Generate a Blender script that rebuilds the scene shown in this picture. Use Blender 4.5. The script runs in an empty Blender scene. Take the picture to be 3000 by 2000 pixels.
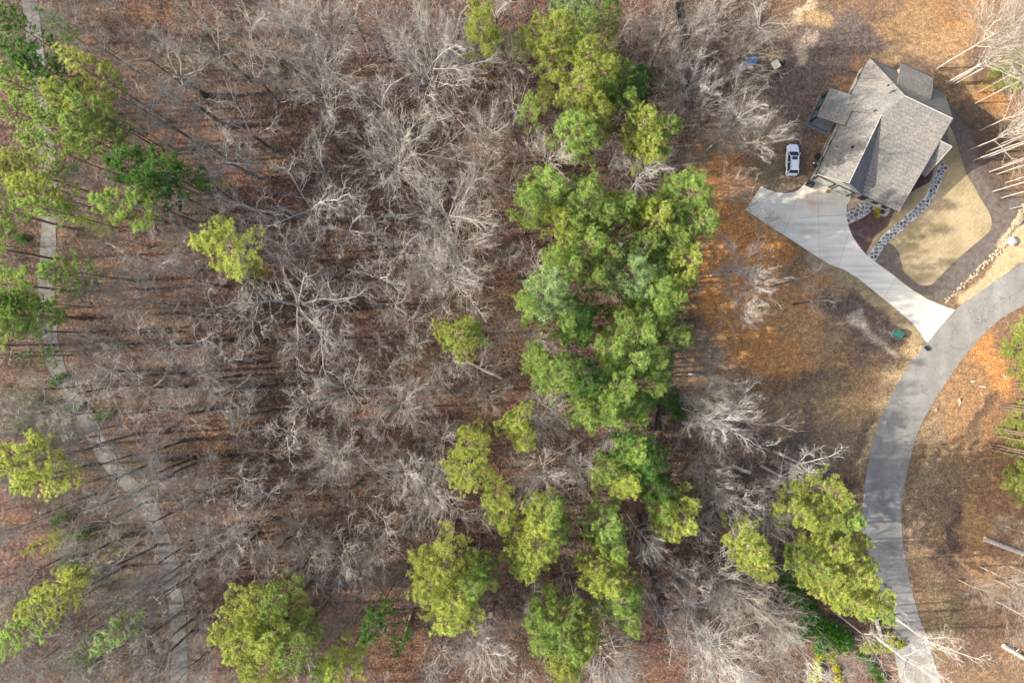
import bpy, math, random
import numpy as np
from mathutils import Vector, Matrix

# ------------------------------------------------------------------ camera, light, exposure
SC = bpy.context.scene
COL = SC.collection
H = 107.0                      # height of the drone above the ground
S = 80.0 / 1500.0              # metres per pixel of the 3000 px photograph, on the ground
K = 3000.0 / 2352.0            # working picture -> full photograph

cam_d = bpy.data.cameras.new("camera")
cam_d.sensor_width = 36.0
cam_d.lens = 18.0 * H / 80.0
cam_d.clip_start = 1.0
cam_d.clip_end = 4000.0
cam = bpy.data.objects.new("camera", cam_d)
cam.location = (0, 0, H)
cam.rotation_euler = (0, 0, 0)
COL.objects.link(cam)
SC.camera = cam

SUN_EL = math.radians(29.0)
SUN_DIR = math.radians(3.0)    # direction in which shadows fall (counter-clockwise from +x)
world = bpy.data.worlds.new("World")
SC.world = world
world.use_nodes = True
wn = world.node_tree.nodes
wl = world.node_tree.links
for n in list(wn):
    wn.remove(n)
wout = wn.new("ShaderNodeOutputWorld")
wbg = wn.new("ShaderNodeBackground")
wsky = wn.new("ShaderNodeTexSky")
wsky.sky_type = 'NISHITA'
wsky.sun_disc = False
wsky.sun_elevation = SUN_EL
# the sun stands opposite to the way the shadows fall
sx, sy = -math.cos(SUN_DIR), -math.sin(SUN_DIR)
wsky.sun_rotation = math.atan2(sx, sy)
wsky.air_density = 0.8
wsky.dust_density = 5.0
wbg.inputs[1].default_value = 0.15
wl.new(wsky.outputs[0], wbg.inputs[0])
wl.new(wbg.outputs[0], wout.inputs[0])

sun_d = bpy.data.lights.new("sun", 'SUN')
sun_d.energy = 3.3
sun_d.angle = math.radians(0.6)
sun_d.color = (1.0, 0.95, 0.87)
sun = bpy.data.objects.new("sun", sun_d)
light_dir = Vector((math.cos(SUN_DIR) * math.cos(SUN_EL), math.sin(SUN_DIR) * math.cos(SUN_EL), -math.sin(SUN_EL)))
sun.rotation_euler = light_dir.to_track_quat('-Z', 'Y').to_euler()
sun.location = (-60, 0, 60)
COL.objects.link(sun)

SC.view_settings.view_transform = 'Standard'
SC.view_settings.look = 'None'
SC.view_settings.exposure = 1.6
SC.view_settings.gamma = 1.0
SC.view_settings.use_curve_mapping = False
SC.cycles.max_bounces = 5
SC.cycles.diffuse_bounces = 3
SC.cycles.glossy_bounces = 2
SC.cycles.transmission_bounces = 2
SC.cycles.transparent_max_bounces = 4

# ------------------------------------------------------------------ helpers
def W(px, py, z=0.0):
    """place of a point of the photograph (3000 x 2000 px) that stands z metres above the ground"""
    k = S * (H - z) / H
    return Vector(((px - 1500.0) * k, (1000.0 - py) * k, z))

def pix(v):
    k = S * (H - v[2]) / H
    return (1500.0 + v[0] / k, 1000.0 - v[1] / k)

def tag(o, label=None, cat=None, group=None, kind=None):
    if label: o['label'] = label
    if cat: o['category'] = cat
    if group: o['group'] = group
    if kind: o['kind'] = kind
    return o

def link(name, me, mats=(), parent=None, loc=None):
    for m in mats:
        me.materials.append(m)
    o = bpy.data.objects.new(name, me)
    COL.objects.link(o)
    if parent is not None: o.parent = parent
    if loc is not None: o.location = loc
    return o

def empty(name, loc, rz=0.0, sc=1.0):
    o = bpy.data.objects.new(name, None)
    o.empty_display_size = 0.5
    o.location = loc
    o.rotation_euler = (0, 0, rz)
    o.scale = sc if isinstance(sc, tuple) else (sc, sc, sc)
    COL.objects.link(o)
    return o

class MB:
    def __init__(self):
        self.v = []; self.f = []; self.mi = []
    def poly(self, pts, mi=0):
        b = len(self.v)
        self.v += [tuple(p) for p in pts]
        self.f.append(tuple(range(b, b + len(pts)))); self.mi.append(mi)
    def prism(self, pts, h, mi=0, bot=None):
        """pts: list of top points; extruded down by h (or to bot heights)"""
        n = len(pts); b = len(self.v)
        self.v += [tuple(p) for p in pts]
        self.v += [(p[0], p[1], p[2] - h if bot is None else bot) for p in pts]
        self.f.append(tuple(range(b, b + n))); self.mi.append(mi)
        self.f.append(tuple(range(b + 2 * n - 1, b + n - 1, -1))); self.mi.append(mi)
        for i in range(n):
            j = (i + 1) % n
            self.f.append((b + j, b + i, b + n + i, b + n + j)); self.mi.append(mi)
    def box(self, c, s, rz=0.0, mi=0, M=None):
        cx, cy, cz = c; a, b_, h = s[0] / 2, s[1] / 2, s[2] / 2
        R = Matrix.Rotation(rz, 3, 'Z') if M is None else M
        b = len(self.v)
        for dx, dy, dz in ((-a, -b_, -h), (a, -b_, -h), (a, b_, -h), (-a, b_, -h), (-a, -b_, h), (a, -b_, h), (a, b_, h), (-a, b_, h)):
            p = R @ Vector((dx, dy, dz)) + Vector(c)
            self.v.append(tuple(p))
        for q in ((0, 3, 2, 1), (4, 5, 6, 7), (0, 1, 5, 4), (1, 2, 6, 5), (2, 3, 7, 6), (3, 0, 4, 7)):
            self.f.append(tuple(b + i for i in q)); self.mi.append(mi)
    def tube(self, pts, rad, n=6, mi=0, cap=True):
        ref = None
        b0 = len(self.v); m = len(pts)
        for i, p in enumerate(pts):
            if i == 0: d = pts[1] - pts[0]
            elif i == m - 1: d = pts[-1] - pts[-2]
            else: d = pts[i + 1] - pts[i - 1]
            d = d.normalized() if d.length > 1e-6 else Vector((0, 0, 1))
            if ref is None:
                ref = Vector((1, 0, 0)) if abs(d.x) < 0.8 else Vector((0, 1, 0))
            a = d.cross(ref)
            if a.length < 1e-5: a = d.cross(Vector((0.3, 0.8, 0.5)))
            a.normalize(); c = a.cross(d); ref = c
            r = rad[i]
            if i == m - 1 and r <= 0.0:
                self.v.append(tuple(p)); continue
            for k in range(n):
                t = 2 * math.pi * k / n
                q = p + a * (math.cos(t) * r) + c * (math.sin(t) * r)
                self.v.append((q.x, q.y, q.z))
        tip = rad[-1] <= 0.0
        for i in range(m - 1):
            if i == m - 2 and tip:
                t = b0 + (m - 1) * n
                for k in range(n):
                    self.f.append((b0 + i * n + k, b0 + i * n + (k + 1) % n, t)); self.mi.append(mi)
            else:
                for k in range(n):
                    k2 = (k + 1) % n
                    self.f.append((b0 + i * n + k, b0 + i * n + k2, b0 + (i + 1) * n + k2, b0 + (i + 1) * n + k)); self.mi.append(mi)
        if cap:
            self.f.append(tuple(b0 + k for k in range(n - 1, -1, -1))); self.mi.append(mi)
            if not tip:
                self.f.append(tuple(b0 + (m - 1) * n + k for k in range(n))); self.mi.append(mi)
    def mesh(self, name, smooth=False):
        me = bpy.data.meshes.new(name)
        me.from_pydata(self.v, [], self.f)
        me.polygons.foreach_set("material_index", self.mi)
        if smooth:
            me.polygons.foreach_set("use_smooth", [True] * len(self.f))
        me.update()
        return me
    def build(self, name, mats, parent=None, loc=None, smooth=False):
        return link(name, self.mesh(name, smooth), mats if isinstance(mats, (list, tuple)) else [mats], parent, loc)

def tri_mesh(name, V, F, smooth=False):
    """fast mesh from numpy arrays of vertices and triangles"""
    me = bpy.data.meshes.new(name)
    me.vertices.add(len(V)); me.vertices.foreach_set("co", np.asarray(V, dtype=np.float32).ravel())
    n = len(F); k = F.shape[1]
    me.loops.add(n * k); me.loops.foreach_set("vertex_index", np.asarray(F, dtype=np.int32).ravel())
    me.polygons.add(n)
    me.polygons.foreach_set("loop_start", np.arange(0, n * k, k, dtype=np.int32))
    me.polygons.foreach_set("loop_total", np.full(n, k, dtype=np.int32))
    me.polygons.foreach_set("use_smooth", [smooth] * n)
    me.update(calc_edges=True)
    return me

# numpy value noise
def vnoise(x, y, scale, seed):
    rs = np.random.RandomState(seed)
    T = rs.rand(257, 257)
    u = x / scale + 1000.37; v = y / scale + 1000.71
    iu = np.floor(u).astype(int); iv = np.floor(v).astype(int)
    fu = u - iu; fv = v - iv
    fu = fu * fu * (3 - 2 * fu); fv = fv * fv * (3 - 2 * fv)
    g = lambda a, b: T[a % 256, b % 256]
    return (g(iu, iv) * (1 - fu) + g(iu + 1, iv) * fu) * (1 - fv) + (g(iu, iv + 1) * (1 - fu) + g(iu + 1, iv + 1) * fu) * fv

def fbm(x, y, scale, seed, octv=4):
    t = 0; a = 0.5; tot = 0
    for i in range(octv):
        t = t + a * vnoise(x, y, scale / 2 ** i, seed + i); tot += a; a *= 0.55
    return t / tot

def poly_sd(x, y, P):
    """signed distance (negative inside) of points to polygon P [(x, y), ...]"""
    d = np.full(x.shape, 1e9); inside = np.zeros(x.shape, bool)
    n = len(P)
    for i in range(n):
        ax, ay = P[i]; bx, by = P[(i + 1) % n]
        ex, ey = bx - ax, by - ay
        t = np.clip(((x - ax) * ex + (y - ay) * ey) / (ex * ex + ey * ey + 1e-9), 0, 1)
        d = np.minimum(d, np.hypot(x - ax - t * ex, y - ay - t * ey))
        c = ((ay > y) != (by > y)) & (x < (bx - ax) * (y - ay) / (by - ay + 1e-12) + ax)
        inside ^= c
    return np.where(inside, -d, d)

def line_d(x, y, P):
    d = np.full(x.shape, 1e9)
    for i in range(len(P) - 1):
        ax, ay = P[i]; bx, by = P[i + 1]
        ex, ey = bx - ax, by - ay
        t = np.clip(((x - ax) * ex + (y - ay) * ey) / (ex * ex + ey * ey + 1e-9), 0, 1)
        d = np.minimum(d, np.hypot(x - ax - t * ex, y - ay - t * ey))
    return d

def smooth_line(P, n=6):
    """Catmull-Rom through the points"""
    out = []
    for i in range(len(P) - 1):
        p0 = P[max(i - 1, 0)]; p1 = P[i]; p2 = P[i + 1]; p3 = P[min(i + 2, len(P) - 1)]
        for k in range(n):
            t = k / n
            out.append(tuple(0.5 * ((2 * p1[j]) + (-p0[j] + p2[j]) * t + (2 * p0[j] - 5 * p1[j] + 4 * p2[j] - p3[j]) * t * t + (-p0[j] + 3 * p1[j] - 3 * p2[j] + p3[j]) * t ** 3) for j in (0, 1)))
    out.append(tuple(P[-1]))
    return out

# ------------------------------------------------------------------ materials
def new_mat(name, rough=0.85, spec=0.2):
    m = bpy.data.materials.new(name); m.use_nodes = True
    nt = m.node_tree
    for n in list(nt.nodes): nt.nodes.remove(n)
    out = nt.nodes.new("ShaderNodeOutputMaterial")
    b = nt.nodes.new("ShaderNodeBsdfPrincipled")
    b.inputs["Roughness"].default_value = rough
    b.inputs["Specular IOR Level"].default_value = spec
    nt.links.new(b.outputs[0], out.inputs[0])
    return m, nt, b, out

def N(nt, t, **kw):
    n = nt.nodes.new(t)
    for k, v in kw.items():
        if k.startswith('i_'):
            n.inputs[int(k[2:])].default_value = v
        else:
            setattr(n, k, v)
    return n

def mixc(nt, a, b, f, mode='MIX'):
    n = nt.nodes.new("ShaderNodeMix"); n.data_type = 'RGBA'; n.blend_type = mode
    for i, s in ((0, f), (6, a), (7, b)):
        if hasattr(s, 'is_linked') or hasattr(s, 'links'):
            nt.links.new(s, n.inputs[i])
        else:
            n.inputs[i].default_value = s if i == 0 else (tuple(s) + (1,) if len(s) == 3 else s)
    return n.outputs[2]

def ramp(nt, src, stops):
    r = nt.nodes.new("ShaderNodeValToRGB")
    el = r.color_ramp.elements
    while len(el) > 1: el.remove(el[0])
    el[0].position = stops[0][0]; el[0].color = tuple(stops[0][1]) + (1,)
    for p, c in stops[1:]:
        e = el.new(p); e.color = tuple(c) + (1,)
    nt.links.new(src, r.inputs[0])
    return r.outputs[0]

def noise_mat(name, c1, c2, scale=3.0, rough=0.85, detail=6, bump=0.3, bscale=None, c3=None, obj_random=0.0, spec=0.2, metal=0.0):
    m, nt, b, out = new_mat(name, rough, spec)
    tc = N(nt, "ShaderNodeTexCoord")
    nz = N(nt, "ShaderNodeTexNoise"); nz.inputs["Scale"].default_value = scale; nz.inputs["Detail"].default_value = detail
    nt.links.new(tc.outputs["Object"], nz.inputs["Vector"])
    st = [(0.32, c1), (0.68, c2)] if c3 is None else [(0.3, c1), (0.5, c2), (0.7, c3)]
    col = ramp(nt, nz.outputs[0], st)
    if obj_random:
        oi = N(nt, "ShaderNodeObjectInfo")
        mr = N(nt, "ShaderNodeMapRange"); mr.inputs[3].default_value = 1 - obj_random; mr.inputs[4].default_value = 1 + obj_random
        nt.links.new(oi.outputs["Random"], mr.inputs[0])
        hs = N(nt, "ShaderNodeHueSaturation")
        nt.links.new(mr.outputs[0], hs.inputs["Value"]); nt.links.new(col, hs.inputs["Color"])
        col = hs.outputs[0]
    nt.links.new(col, b.inputs["Base Color"])
    b.inputs["Metallic"].default_value = metal
    if bump:
        bn = N(nt, "ShaderNodeTexNoise"); bn.inputs["Scale"].default_value = bscale or scale * 3; bn.inputs["Detail"].default_value = 4
        nt.links.new(tc.outputs["Object"], bn.inputs["Vector"])
        bp = N(nt, "ShaderNodeBump"); bp.inputs["Strength"].default_value = bump; bp.inputs["Distance"].default_value = 0.05
        nt.links.new(bn.outputs[0], bp.inputs["Height"]); nt.links.new(bp.outputs[0], b.inputs["Normal"])
    return m

def flat_mat(name, c, rough=0.6, spec=0.3, metal=0.0):
    m, nt, b, out = new_mat(name, rough, spec)
    b.inputs["Base Color"].default_value = tuple(c) + (1,); b.inputs["Metallic"].default_value = metal
    return m

# the ground: vertex colour says what covers it, noise gives leaf and soil grain
def ground_material():
    m, nt, b, out = new_mat("ground_cover", 0.95, 0.1)
    at = N(nt, "ShaderNodeVertexColor"); at.layer_name = "cover"
    tc = N(nt, "ShaderNodeTexCoord")
    leafv = N(nt, "ShaderNodeTexVoronoi"); leafv.inputs["Scale"].default_value = 5.5
    nt.links.new(tc.outputs["Object"], leafv.inputs["Vector"])
    sep = N(nt, "ShaderNodeSeparateColor"); nt.links.new(leafv.outputs["Color"], sep.inputs[0])
    leafcol = ramp(nt, sep.outputs[0], [(0.0, (0.35, 0.33, 0.33)), (0.3, (0.70, 0.66, 0.65)), (0.55, (0.95, 0.93, 0.92)), (0.8, (1.3, 1.18, 1.02)), (1.0, (2.2, 1.85, 1.4))])
    nz = N(nt, "ShaderNodeTexNoise"); nz.inputs["Scale"].default_value = 1.3; nz.inputs["Detail"].default_value = 9; nz.inputs["Roughness"].default_value = 0.72
    nt.links.new(tc.outputs["Object"], nz.inputs["Vector"])
    g = ramp(nt, nz.outputs[0], [(0.25, (0.5, 0.47, 0.45)), (0.5, (1.0, 1.0, 1.0)), (0.75, (1.55, 1.5, 1.42))])
    c = mixc(nt, at.outputs["Color"], g, 1.0, 'MULTIPLY')
    c2 = mixc(nt, c, leafcol, 1.0, 'MULTIPLY')
    c = mixc(nt, c, c2, at.outputs["Alpha"])
    nt.links.new(c, b.inputs["Base Color"])
    bp = N(nt, "ShaderNodeBump"); bp.inputs["Strength"].default_value = 0.7; bp.inputs["Distance"].default_value = 0.12
    add = N(nt, "ShaderNodeMath", operation='ADD')
    nt.links.new(nz.outputs[0], add.inputs[0]); nt.links.new(sep.outputs[1], add.inputs[1])
    nt.links.new(add.outputs[0], bp.inputs["Height"]); nt.links.new(bp.outputs[0], b.inputs["Normal"])
    return m

def asphalt_mat(name, c, var=0.25, leaves=False):
    m, nt, b, out = new_mat(name, 0.9, 0.15)
    tc = N(nt, "ShaderNodeTexCoord")
    n1 = N(nt, "ShaderNodeTexNoise"); n1.inputs["Scale"].default_value = 0.22; n1.inputs["Detail"].default_value = 5
    n2 = N(nt, "ShaderNodeTexNoise"); n2.inputs["Scale"].default_value = 14; n2.inputs["Detail"].default_value = 5
    mp = N(nt, "ShaderNodeMapping"); mp.inputs["Scale"].default_value = (1.6, 0.35, 1)
    nt.links.new(tc.outputs["Object"], mp.inputs[0]); nt.links.new(mp.outputs[0], n1.inputs["Vector"]); nt.links.new(tc.outputs["Object"], n2.inputs["Vector"])
    lo = tuple(x * (1 - var) for x in c); hi = tuple(x * (1 + var) for x in c)
    a = ramp(nt, n1.outputs[0], [(0.3, lo), (0.7, hi)])
    g = ramp(nt, n2.outputs[0], [(0.3, (0.8, 0.8, 0.8)), (0.7, (1.2, 1.2, 1.2))])
    col = mixc(nt, a, g, 1.0, 'MULTIPLY')
    cv = N(nt, "ShaderNodeTexVoronoi"); cv.feature = 'DISTANCE_TO_EDGE'; cv.inputs["Scale"].default_value = 0.28
    wn_ = N(nt, "ShaderNodeTexNoise"); wn_.inputs["Scale"].default_value = 1.2; wn_.inputs["Detail"].default_value = 6
    nt.links.new(tc.outputs["Object"], wn_.inputs["Vector"])
    vm = N(nt, "ShaderNodeVectorMath", operation='ADD'); nt.links.new(tc.outputs["Object"], vm.inputs[0]); nt.links.new(wn_.outputs["Color"], vm.inputs[1])
    nt.links.new(vm.outputs[0], cv.inputs["Vector"])
    cf = ramp(nt, cv.outputs["Distance"], [(0.0, (0.68, 0.68, 0.68)), (0.014, (1, 1, 1))])
    col = mixc(nt, col, cf, 1.0, 'MULTIPLY')
    n4 = N(nt, "ShaderNodeTexNoise"); n4.inputs["Scale"].default_value = 0.5; n4.inputs["Detail"].default_value = 8; n4.inputs["Roughness"].default_value = 0.7
    nt.links.new(tc.outputs["Object"], n4.inputs["Vector"])
    col = mixc(nt, col, ramp(nt, n4.outputs[0], [(0.35, (0.86, 0.86, 0.87)), (0.65, (1.14, 1.12, 1.08))]), 1.0, 'MULTIPLY')
    if leaves:   # fallen leaves lie in drifts on the paving
        n3 = N(nt, "ShaderNodeTexNoise"); n3.inputs["Scale"].default_value = 0.9; n3.inputs["Detail"].default_value = 10; n3.inputs["Roughness"].default_value = 0.75
        nt.links.new(tc.outputs["Object"], n3.inputs["Vector"])
        f = ramp(nt, n3.outputs[0], [(0.50, (0, 0, 0)), (0.62, (1, 1, 1))])
        col = mixc(nt, col, (0.095, 0.068, 0.05), f)
    nt.links.new(col, b.inputs["Base Color"])
    bp = N(nt, "ShaderNodeBump"); bp.inputs["Strength"].default_value = 0.3; bp.inputs["Distance"].default_value = 0.02
    nt.links.new(n2.outputs[0], bp.inputs["Height"]); nt.links.new(bp.outputs[0], b.inputs["Normal"])
    return m

def concrete_mat():
    m, nt, b, out = new_mat("driveway_concrete", 0.85, 0.2)
    tc = N(nt, "ShaderNodeTexCoord")
    n1 = N(nt, "ShaderNodeTexNoise"); n1.inputs["Scale"].default_value = 0.3; n1.inputs["Detail"].default_value = 8
    nt.links.new(tc.outputs["Object"], n1.inputs["Vector"])
    base = ramp(nt, n1.outputs[0], [(0.3, (0.49, 0.465, 0.38)), (0.6, (0.58, 0.55, 0.455))])
    # clay stains brought in by tyres near the garage: a shape of their own
    n2 = N(nt, "ShaderNodeTexNoise"); n2.inputs["Scale"].default_value = 1.1; n2.inputs["Detail"].default_value = 5
    nt.links.new(tc.outputs["Object"], n2.inputs["Vector"])
    vm = N(nt, "ShaderNodeVectorMath", operation='DISTANCE')
    nt.links.new(tc.outputs["Object"], vm.inputs[0]); st = W(2380, 575); vm.inputs[1].default_value = (st.x, st.y, 0.05)
    mr = N(nt, "ShaderNodeMapRange"); mr.inputs[1].default_value = 3.4; mr.inputs[2].default_value = 0.5
    nt.links.new(vm.outputs["Value"], mr.inputs[0])
    r2 = ramp(nt, n2.outputs[0], [(0.42, (0, 0, 0)), (0.62, (1, 1, 1))])
    mm = N(nt, "ShaderNodeMath", operation='MULTIPLY'); nt.links.new(mr.outputs[0], mm.inputs[0]); nt.links.new(r2, mm.inputs[1])
    mm2 = N(nt, "ShaderNodeMath", operation='MULTIPLY'); nt.links.new(mm.outputs[0], mm2.inputs[0]); mm2.inputs[1].default_value = 0.75
    c = mixc(nt, base, (0.5, 0.30, 0.14), mm2.outputs[0])
    # tyre marks run along the slab
    mp = N(nt, "ShaderNodeMapping"); mp.inputs["Rotation"].default_value = (0, 0, math.radians(38)); mp.inputs["Scale"].default_value = (0.12, 1.6, 1)
    nt.links.new(tc.outputs["Object"], mp.inputs[0])
    n5 = N(nt, "ShaderNodeTexNoise"); n5.inputs["Scale"].default_value = 1.0; n5.inputs["Detail"].default_value = 6
    nt.links.new(mp.outputs[0], n5.inputs["Vector"])
    c = mixc(nt, c, ramp(nt, n5.outputs[0], [(0.36, (0.82, 0.83, 0.84)), (0.52, (1, 1, 1)), (0.7, (1.06, 1.05, 1.02))]), 1.0, 'MULTIPLY')
    nt.links.new(c, b.inputs["Base Color"])
    n3 = N(nt, "ShaderNodeTexNoise"); n3.inputs["Scale"].default_value = 30
    nt.links.new(tc.outputs["Object"], n3.inputs["Vector"])
    bp = N(nt, "ShaderNodeBump"); bp.inputs["Strength"].default_value = 0.15; bp.inputs["Distance"].default_value = 0.01
    nt.links.new(n3.outputs[0], bp.inputs["Height"]); nt.links.new(bp.outputs[0], b.inputs["Normal"])
    return m

def lawn_mat():
    m, nt, b, out = new_mat("dormant_lawn", 0.95, 0.1)
    tc = N(nt, "ShaderNodeTexCoord")
    n1 = N(nt, "ShaderNodeTexNoise"); n1.inputs["Scale"].default_value = 0.22; n1.inputs["Detail"].default_value = 10; n1.inputs["Roughness"].default_value = 0.68
    nt.links.new(tc.outputs["Object"], n1.inputs["Vector"])
    c = ramp(nt, n1.outputs[0], [(0.32, (0.19, 0.155, 0.085)), (0.46, (0.265, 0.21, 0.118)), (0.56, (0.31, 0.245, 0.145)), (0.7, (0.36, 0.28, 0.18))])
    mp = N(nt, "ShaderNodeMapping"); mp.inputs["Rotation"].default_value = (0, 0, math.radians(-44))
    nt.links.new(tc.outputs["Object"], mp.inputs[0])
    br = N(nt, "ShaderNodeTexBrick"); br.inputs["Scale"].default_value = 1.0; br.inputs["Brick Width"].default_value = 1.5; br.inputs["Row Height"].default_value = 0.6; br.inputs["Mortar Size"].default_value = 0.03
    br.inputs["Color1"].default_value = (0.96, 0.97, 0.95, 1); br.inputs["Color2"].default_value = (1.09, 1.06, 1.05, 1); br.inputs["Mortar"].default_value = (0.9, 0.88, 0.82, 1)
    nt.links.new(mp.outputs[0], br.inputs["Vector"])
    c = mixc(nt, c, br.outputs["Color"], 1.0, 'MULTIPLY')
    v = N(nt, "ShaderNodeTexVoronoi"); v.inputs["Scale"].default_value = 4; nt.links.new(tc.outputs["Object"], v.inputs["Vector"])
    s = N(nt, "ShaderNodeSeparateColor"); nt.links.new(v.outputs["Color"], s.inputs[0])
    c = mixc(nt, c, ramp(nt, s.outputs[0], [(0.0, (0.8, 0.75, 0.7)), (0.03, (0.95, 0.95, 0.93)), (0.5, (1.0, 1.0, 1.0)), (1.0, (1.1, 1.1, 1.08))]), 1.0, 'MULTIPLY')
    nt.links.new(c, b.inputs["Base Color"])
    bp = N(nt, "ShaderNodeBump"); bp.inputs["Strength"].default_value = 0.6; bp.inputs["Distance"].default_value = 0.04
    nt.links.new(s.outputs[1], bp.inputs["Height"]); nt.links.new(bp.outputs[0], b.inputs["Normal"])
    return m

def shingle_mat(name="roof_shingles", k=1.0):
    """asphalt shingles: short tabs of mixed greys in courses, a relief at each course"""
    m, nt, b, out = new_mat(name, 0.95, 0.1)
    tc = N(nt, "ShaderNodeTexCoord")
    mp = N(nt, "ShaderNodeMapping"); mp.inputs["Rotation"].default_value = (0, 0, math.radians(25.5)); mp.inputs["Scale"].default_value = (1, 1, 0.6)
    nt.links.new(tc.outputs["Object"], mp.inputs[0])
    v = N(nt, "ShaderNodeTexVoronoi"); v.inputs["Scale"].default_value = 6.5
    nt.links.new(mp.outputs[0], v.inputs["Vector"])
    s = N(nt, "ShaderNodeSeparateColor"); nt.links.new(v.outputs["Color"], s.inputs[0])
    a = ramp(nt, s.outputs[0], [(0.0, (0.118 * k, 0.114 * k, 0.101 * k)), (0.4, (0.147 * k, 0.142 * k, 0.126 * k)), (0.75, (0.172 * k, 0.166 * k, 0.148 * k)), (1.0, (0.208 * k, 0.20 * k, 0.18 * k))])
    n1 = N(nt, "ShaderNodeTexNoise"); n1.inputs["Scale"].default_value = 0.5; n1.inputs["Detail"].default_value = 8
    nt.links.new(tc.outputs["Object"], n1.inputs["Vector"])
    g = ramp(nt, n1.outputs[0], [(0.3, (0.86, 0.87, 0.88)), (0.7, (1.12, 1.08, 1.05))])
    mp2 = N(nt, "ShaderNodeMapping"); mp2.inputs["Rotation"].default_value = (0, 0, math.radians(25.5))
    nt.links.new(tc.outputs["Object"], mp2.inputs[0])
    wv = N(nt, "ShaderNodeTexWave"); wv.bands_direction = 'Z'; wv.inputs["Scale"].default_value = 1.6; wv.inputs["Distortion"].default_value = 0.6; wv.inputs["Detail"].default_value = 2
    nt.links.new(mp2.outputs[0], wv.inputs["Vector"])
    a = mixc(nt, a, ramp(nt, wv.outputs[0], [(0.1, (0.86, 0.86, 0.86)), (0.5, (1.02, 1.02, 1.02))]), 0.7, 'MULTIPLY')
    n7 = N(nt, "ShaderNodeTexNoise"); n7.inputs["Scale"].default_value = 0.16; n7.inputs["Detail"].default_value = 4
    nt.links.new(tc.outputs["Object"], n7.inputs["Vector"])
    a = mixc(nt, a, ramp(nt, n7.outputs[0], [(0.35, (0.9, 0.92, 0.95)), (0.65, (1.1, 1.06, 1.04))]), 1.0, 'MULTIPLY')
    nt.links.new(mixc(nt, a, g, 1.0, 'MULTIPLY'), b.inputs["Base Color"])
    bp = N(nt, "ShaderNodeBump"); bp.inputs["Strength"].default_value = 0.35; bp.inputs["Distance"].default_value = 0.03
    nt.links.new(s.outputs[1], bp.inputs["Height"]); nt.links.new(bp.outputs[0], b.inputs["Normal"])
    return m

def needle_mat(name, c, var=0.25):
    m, nt, b, out = new_mat(name, 0.6, 0.25)
    tc = N(nt, "ShaderNodeTexCoord")
    n1 = N(nt, "ShaderNodeTexNoise"); n1.inputs["Scale"].default_value = 1.1; n1.inputs["Detail"].default_value = 3
    nt.links.new(tc.outputs["Object"], n1.inputs["Vector"])
    a = ramp(nt, n1.outputs[0], [(0.3, tuple(x * (1 - var) for x in c)), (0.5, c), (0.72, (c[0] * (1 + var * 1.6), c[1] * (1 + var), c[2] * (1 + var * .4)))])
    oi = N(nt, "ShaderNodeObjectInfo")
    mr = N(nt, "ShaderNodeMapRange"); mr.inputs[3].default_value = 0.8; mr.inputs[4].default_value = 1.18
    nt.links.new(oi.outputs["Random"], mr.inputs[0])
    hs = N(nt, "ShaderNodeHueSaturation"); nt.links.new(mr.outputs[0], hs.inputs["Value"]); nt.links.new(a, hs.inputs["Color"])
    nt.links.new(hs.outputs[0], b.inputs["Base Color"])
    tr = N(nt, "ShaderNodeBsdfTranslucent"); nt.links.new(hs.outputs[0], tr.inputs["Color"])
    mx = N(nt, "ShaderNodeMixShader"); mx.inputs[0].default_value = 0.5
    nt.links.new(b.outputs[0], mx.inputs[1]); nt.links.new(tr.outputs[0], mx.inputs[2]); nt.links.new(mx.outputs[0], out.inputs[0])
    return m

M = {}
M['ground'] = ground_material()
M['road'] = asphalt_mat("road_asphalt", (0.205, 0.195, 0.175), 0.16)
M['road2'] = asphalt_mat("old_asphalt", (0.215, 0.20, 0.172), 0.12)
M['trail'] = asphalt_mat("trail_asphalt", (0.135, 0.133, 0.124), 0.25, leaves=True)
M['concrete'] = concrete_mat()
M['lawn'] = lawn_mat()
M['mortar'] = noise_mat("pale_mortar", (0.34, 0.335, 0.31), (0.52, 0.51, 0.475), 3, 0.9)
M['stone_blue'] = noise_mat("blue_flagstone", (0.075, 0.085, 0.085), (0.19, 0.195, 0.19), 1.2, 0.8, obj_random=0.55)
M['gravel_pad'] = noise_mat("washed_pebble_pad", (0.25, 0.19, 0.13), (0.48, 0.38, 0.28), 9, 0.9, 6, 0.5)
M['shingle'] = shingle_mat()
M['trim'] = noise_mat("roof_trim", (0.26, 0.25, 0.22), (0.32, 0.305, 0.27), 3, 0.6, bump=0)
M['wall'] = noise_mat("board_siding", (0.27, 0.265, 0.225), (0.33, 0.32, 0.27), 2.0, 0.8, bump=0.1)
M['door'] = noise_mat("garage_door_paint", (0.36, 0.35, 0.30), (0.40, 0.385, 0.33), 2.0, 0.6, bump=0.05)
M['dark'] = flat_mat("dark_bronze", (0.018, 0.02, 0.022), 0.5)
M['gutter'] = flat_mat("dark_gutter", (0.05, 0.05, 0.05), 0.4)
M['glass'] = flat_mat("window_glass", (0.02, 0.03, 0.035), 0.08, 0.8)
M['bark_pale'] = noise_mat("pale_bark", (0.215, 0.195, 0.168), (0.34, 0.315, 0.275), 1.2, 0.9, bump=0.3, obj_random=0.16)
M['bark_grey'] = noise_mat("grey_bark", (0.19, 0.165, 0.135), (0.30, 0.265, 0.22), 1.2, 0.9, bump=0.3, obj_random=0.2)
M['bark_white'] = noise_mat("white_bark", (0.32, 0.30, 0.27), (0.49, 0.465, 0.42), 0.8, 0.85, bump=0.3, obj_random=0.1)
M['bark_light'] = noise_mat("light_tan_bark", (0.22, 0.195, 0.16), (0.36, 0.325, 0.27), 0.8, 0.9, bump=0.3, obj_random=0.15)
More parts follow.
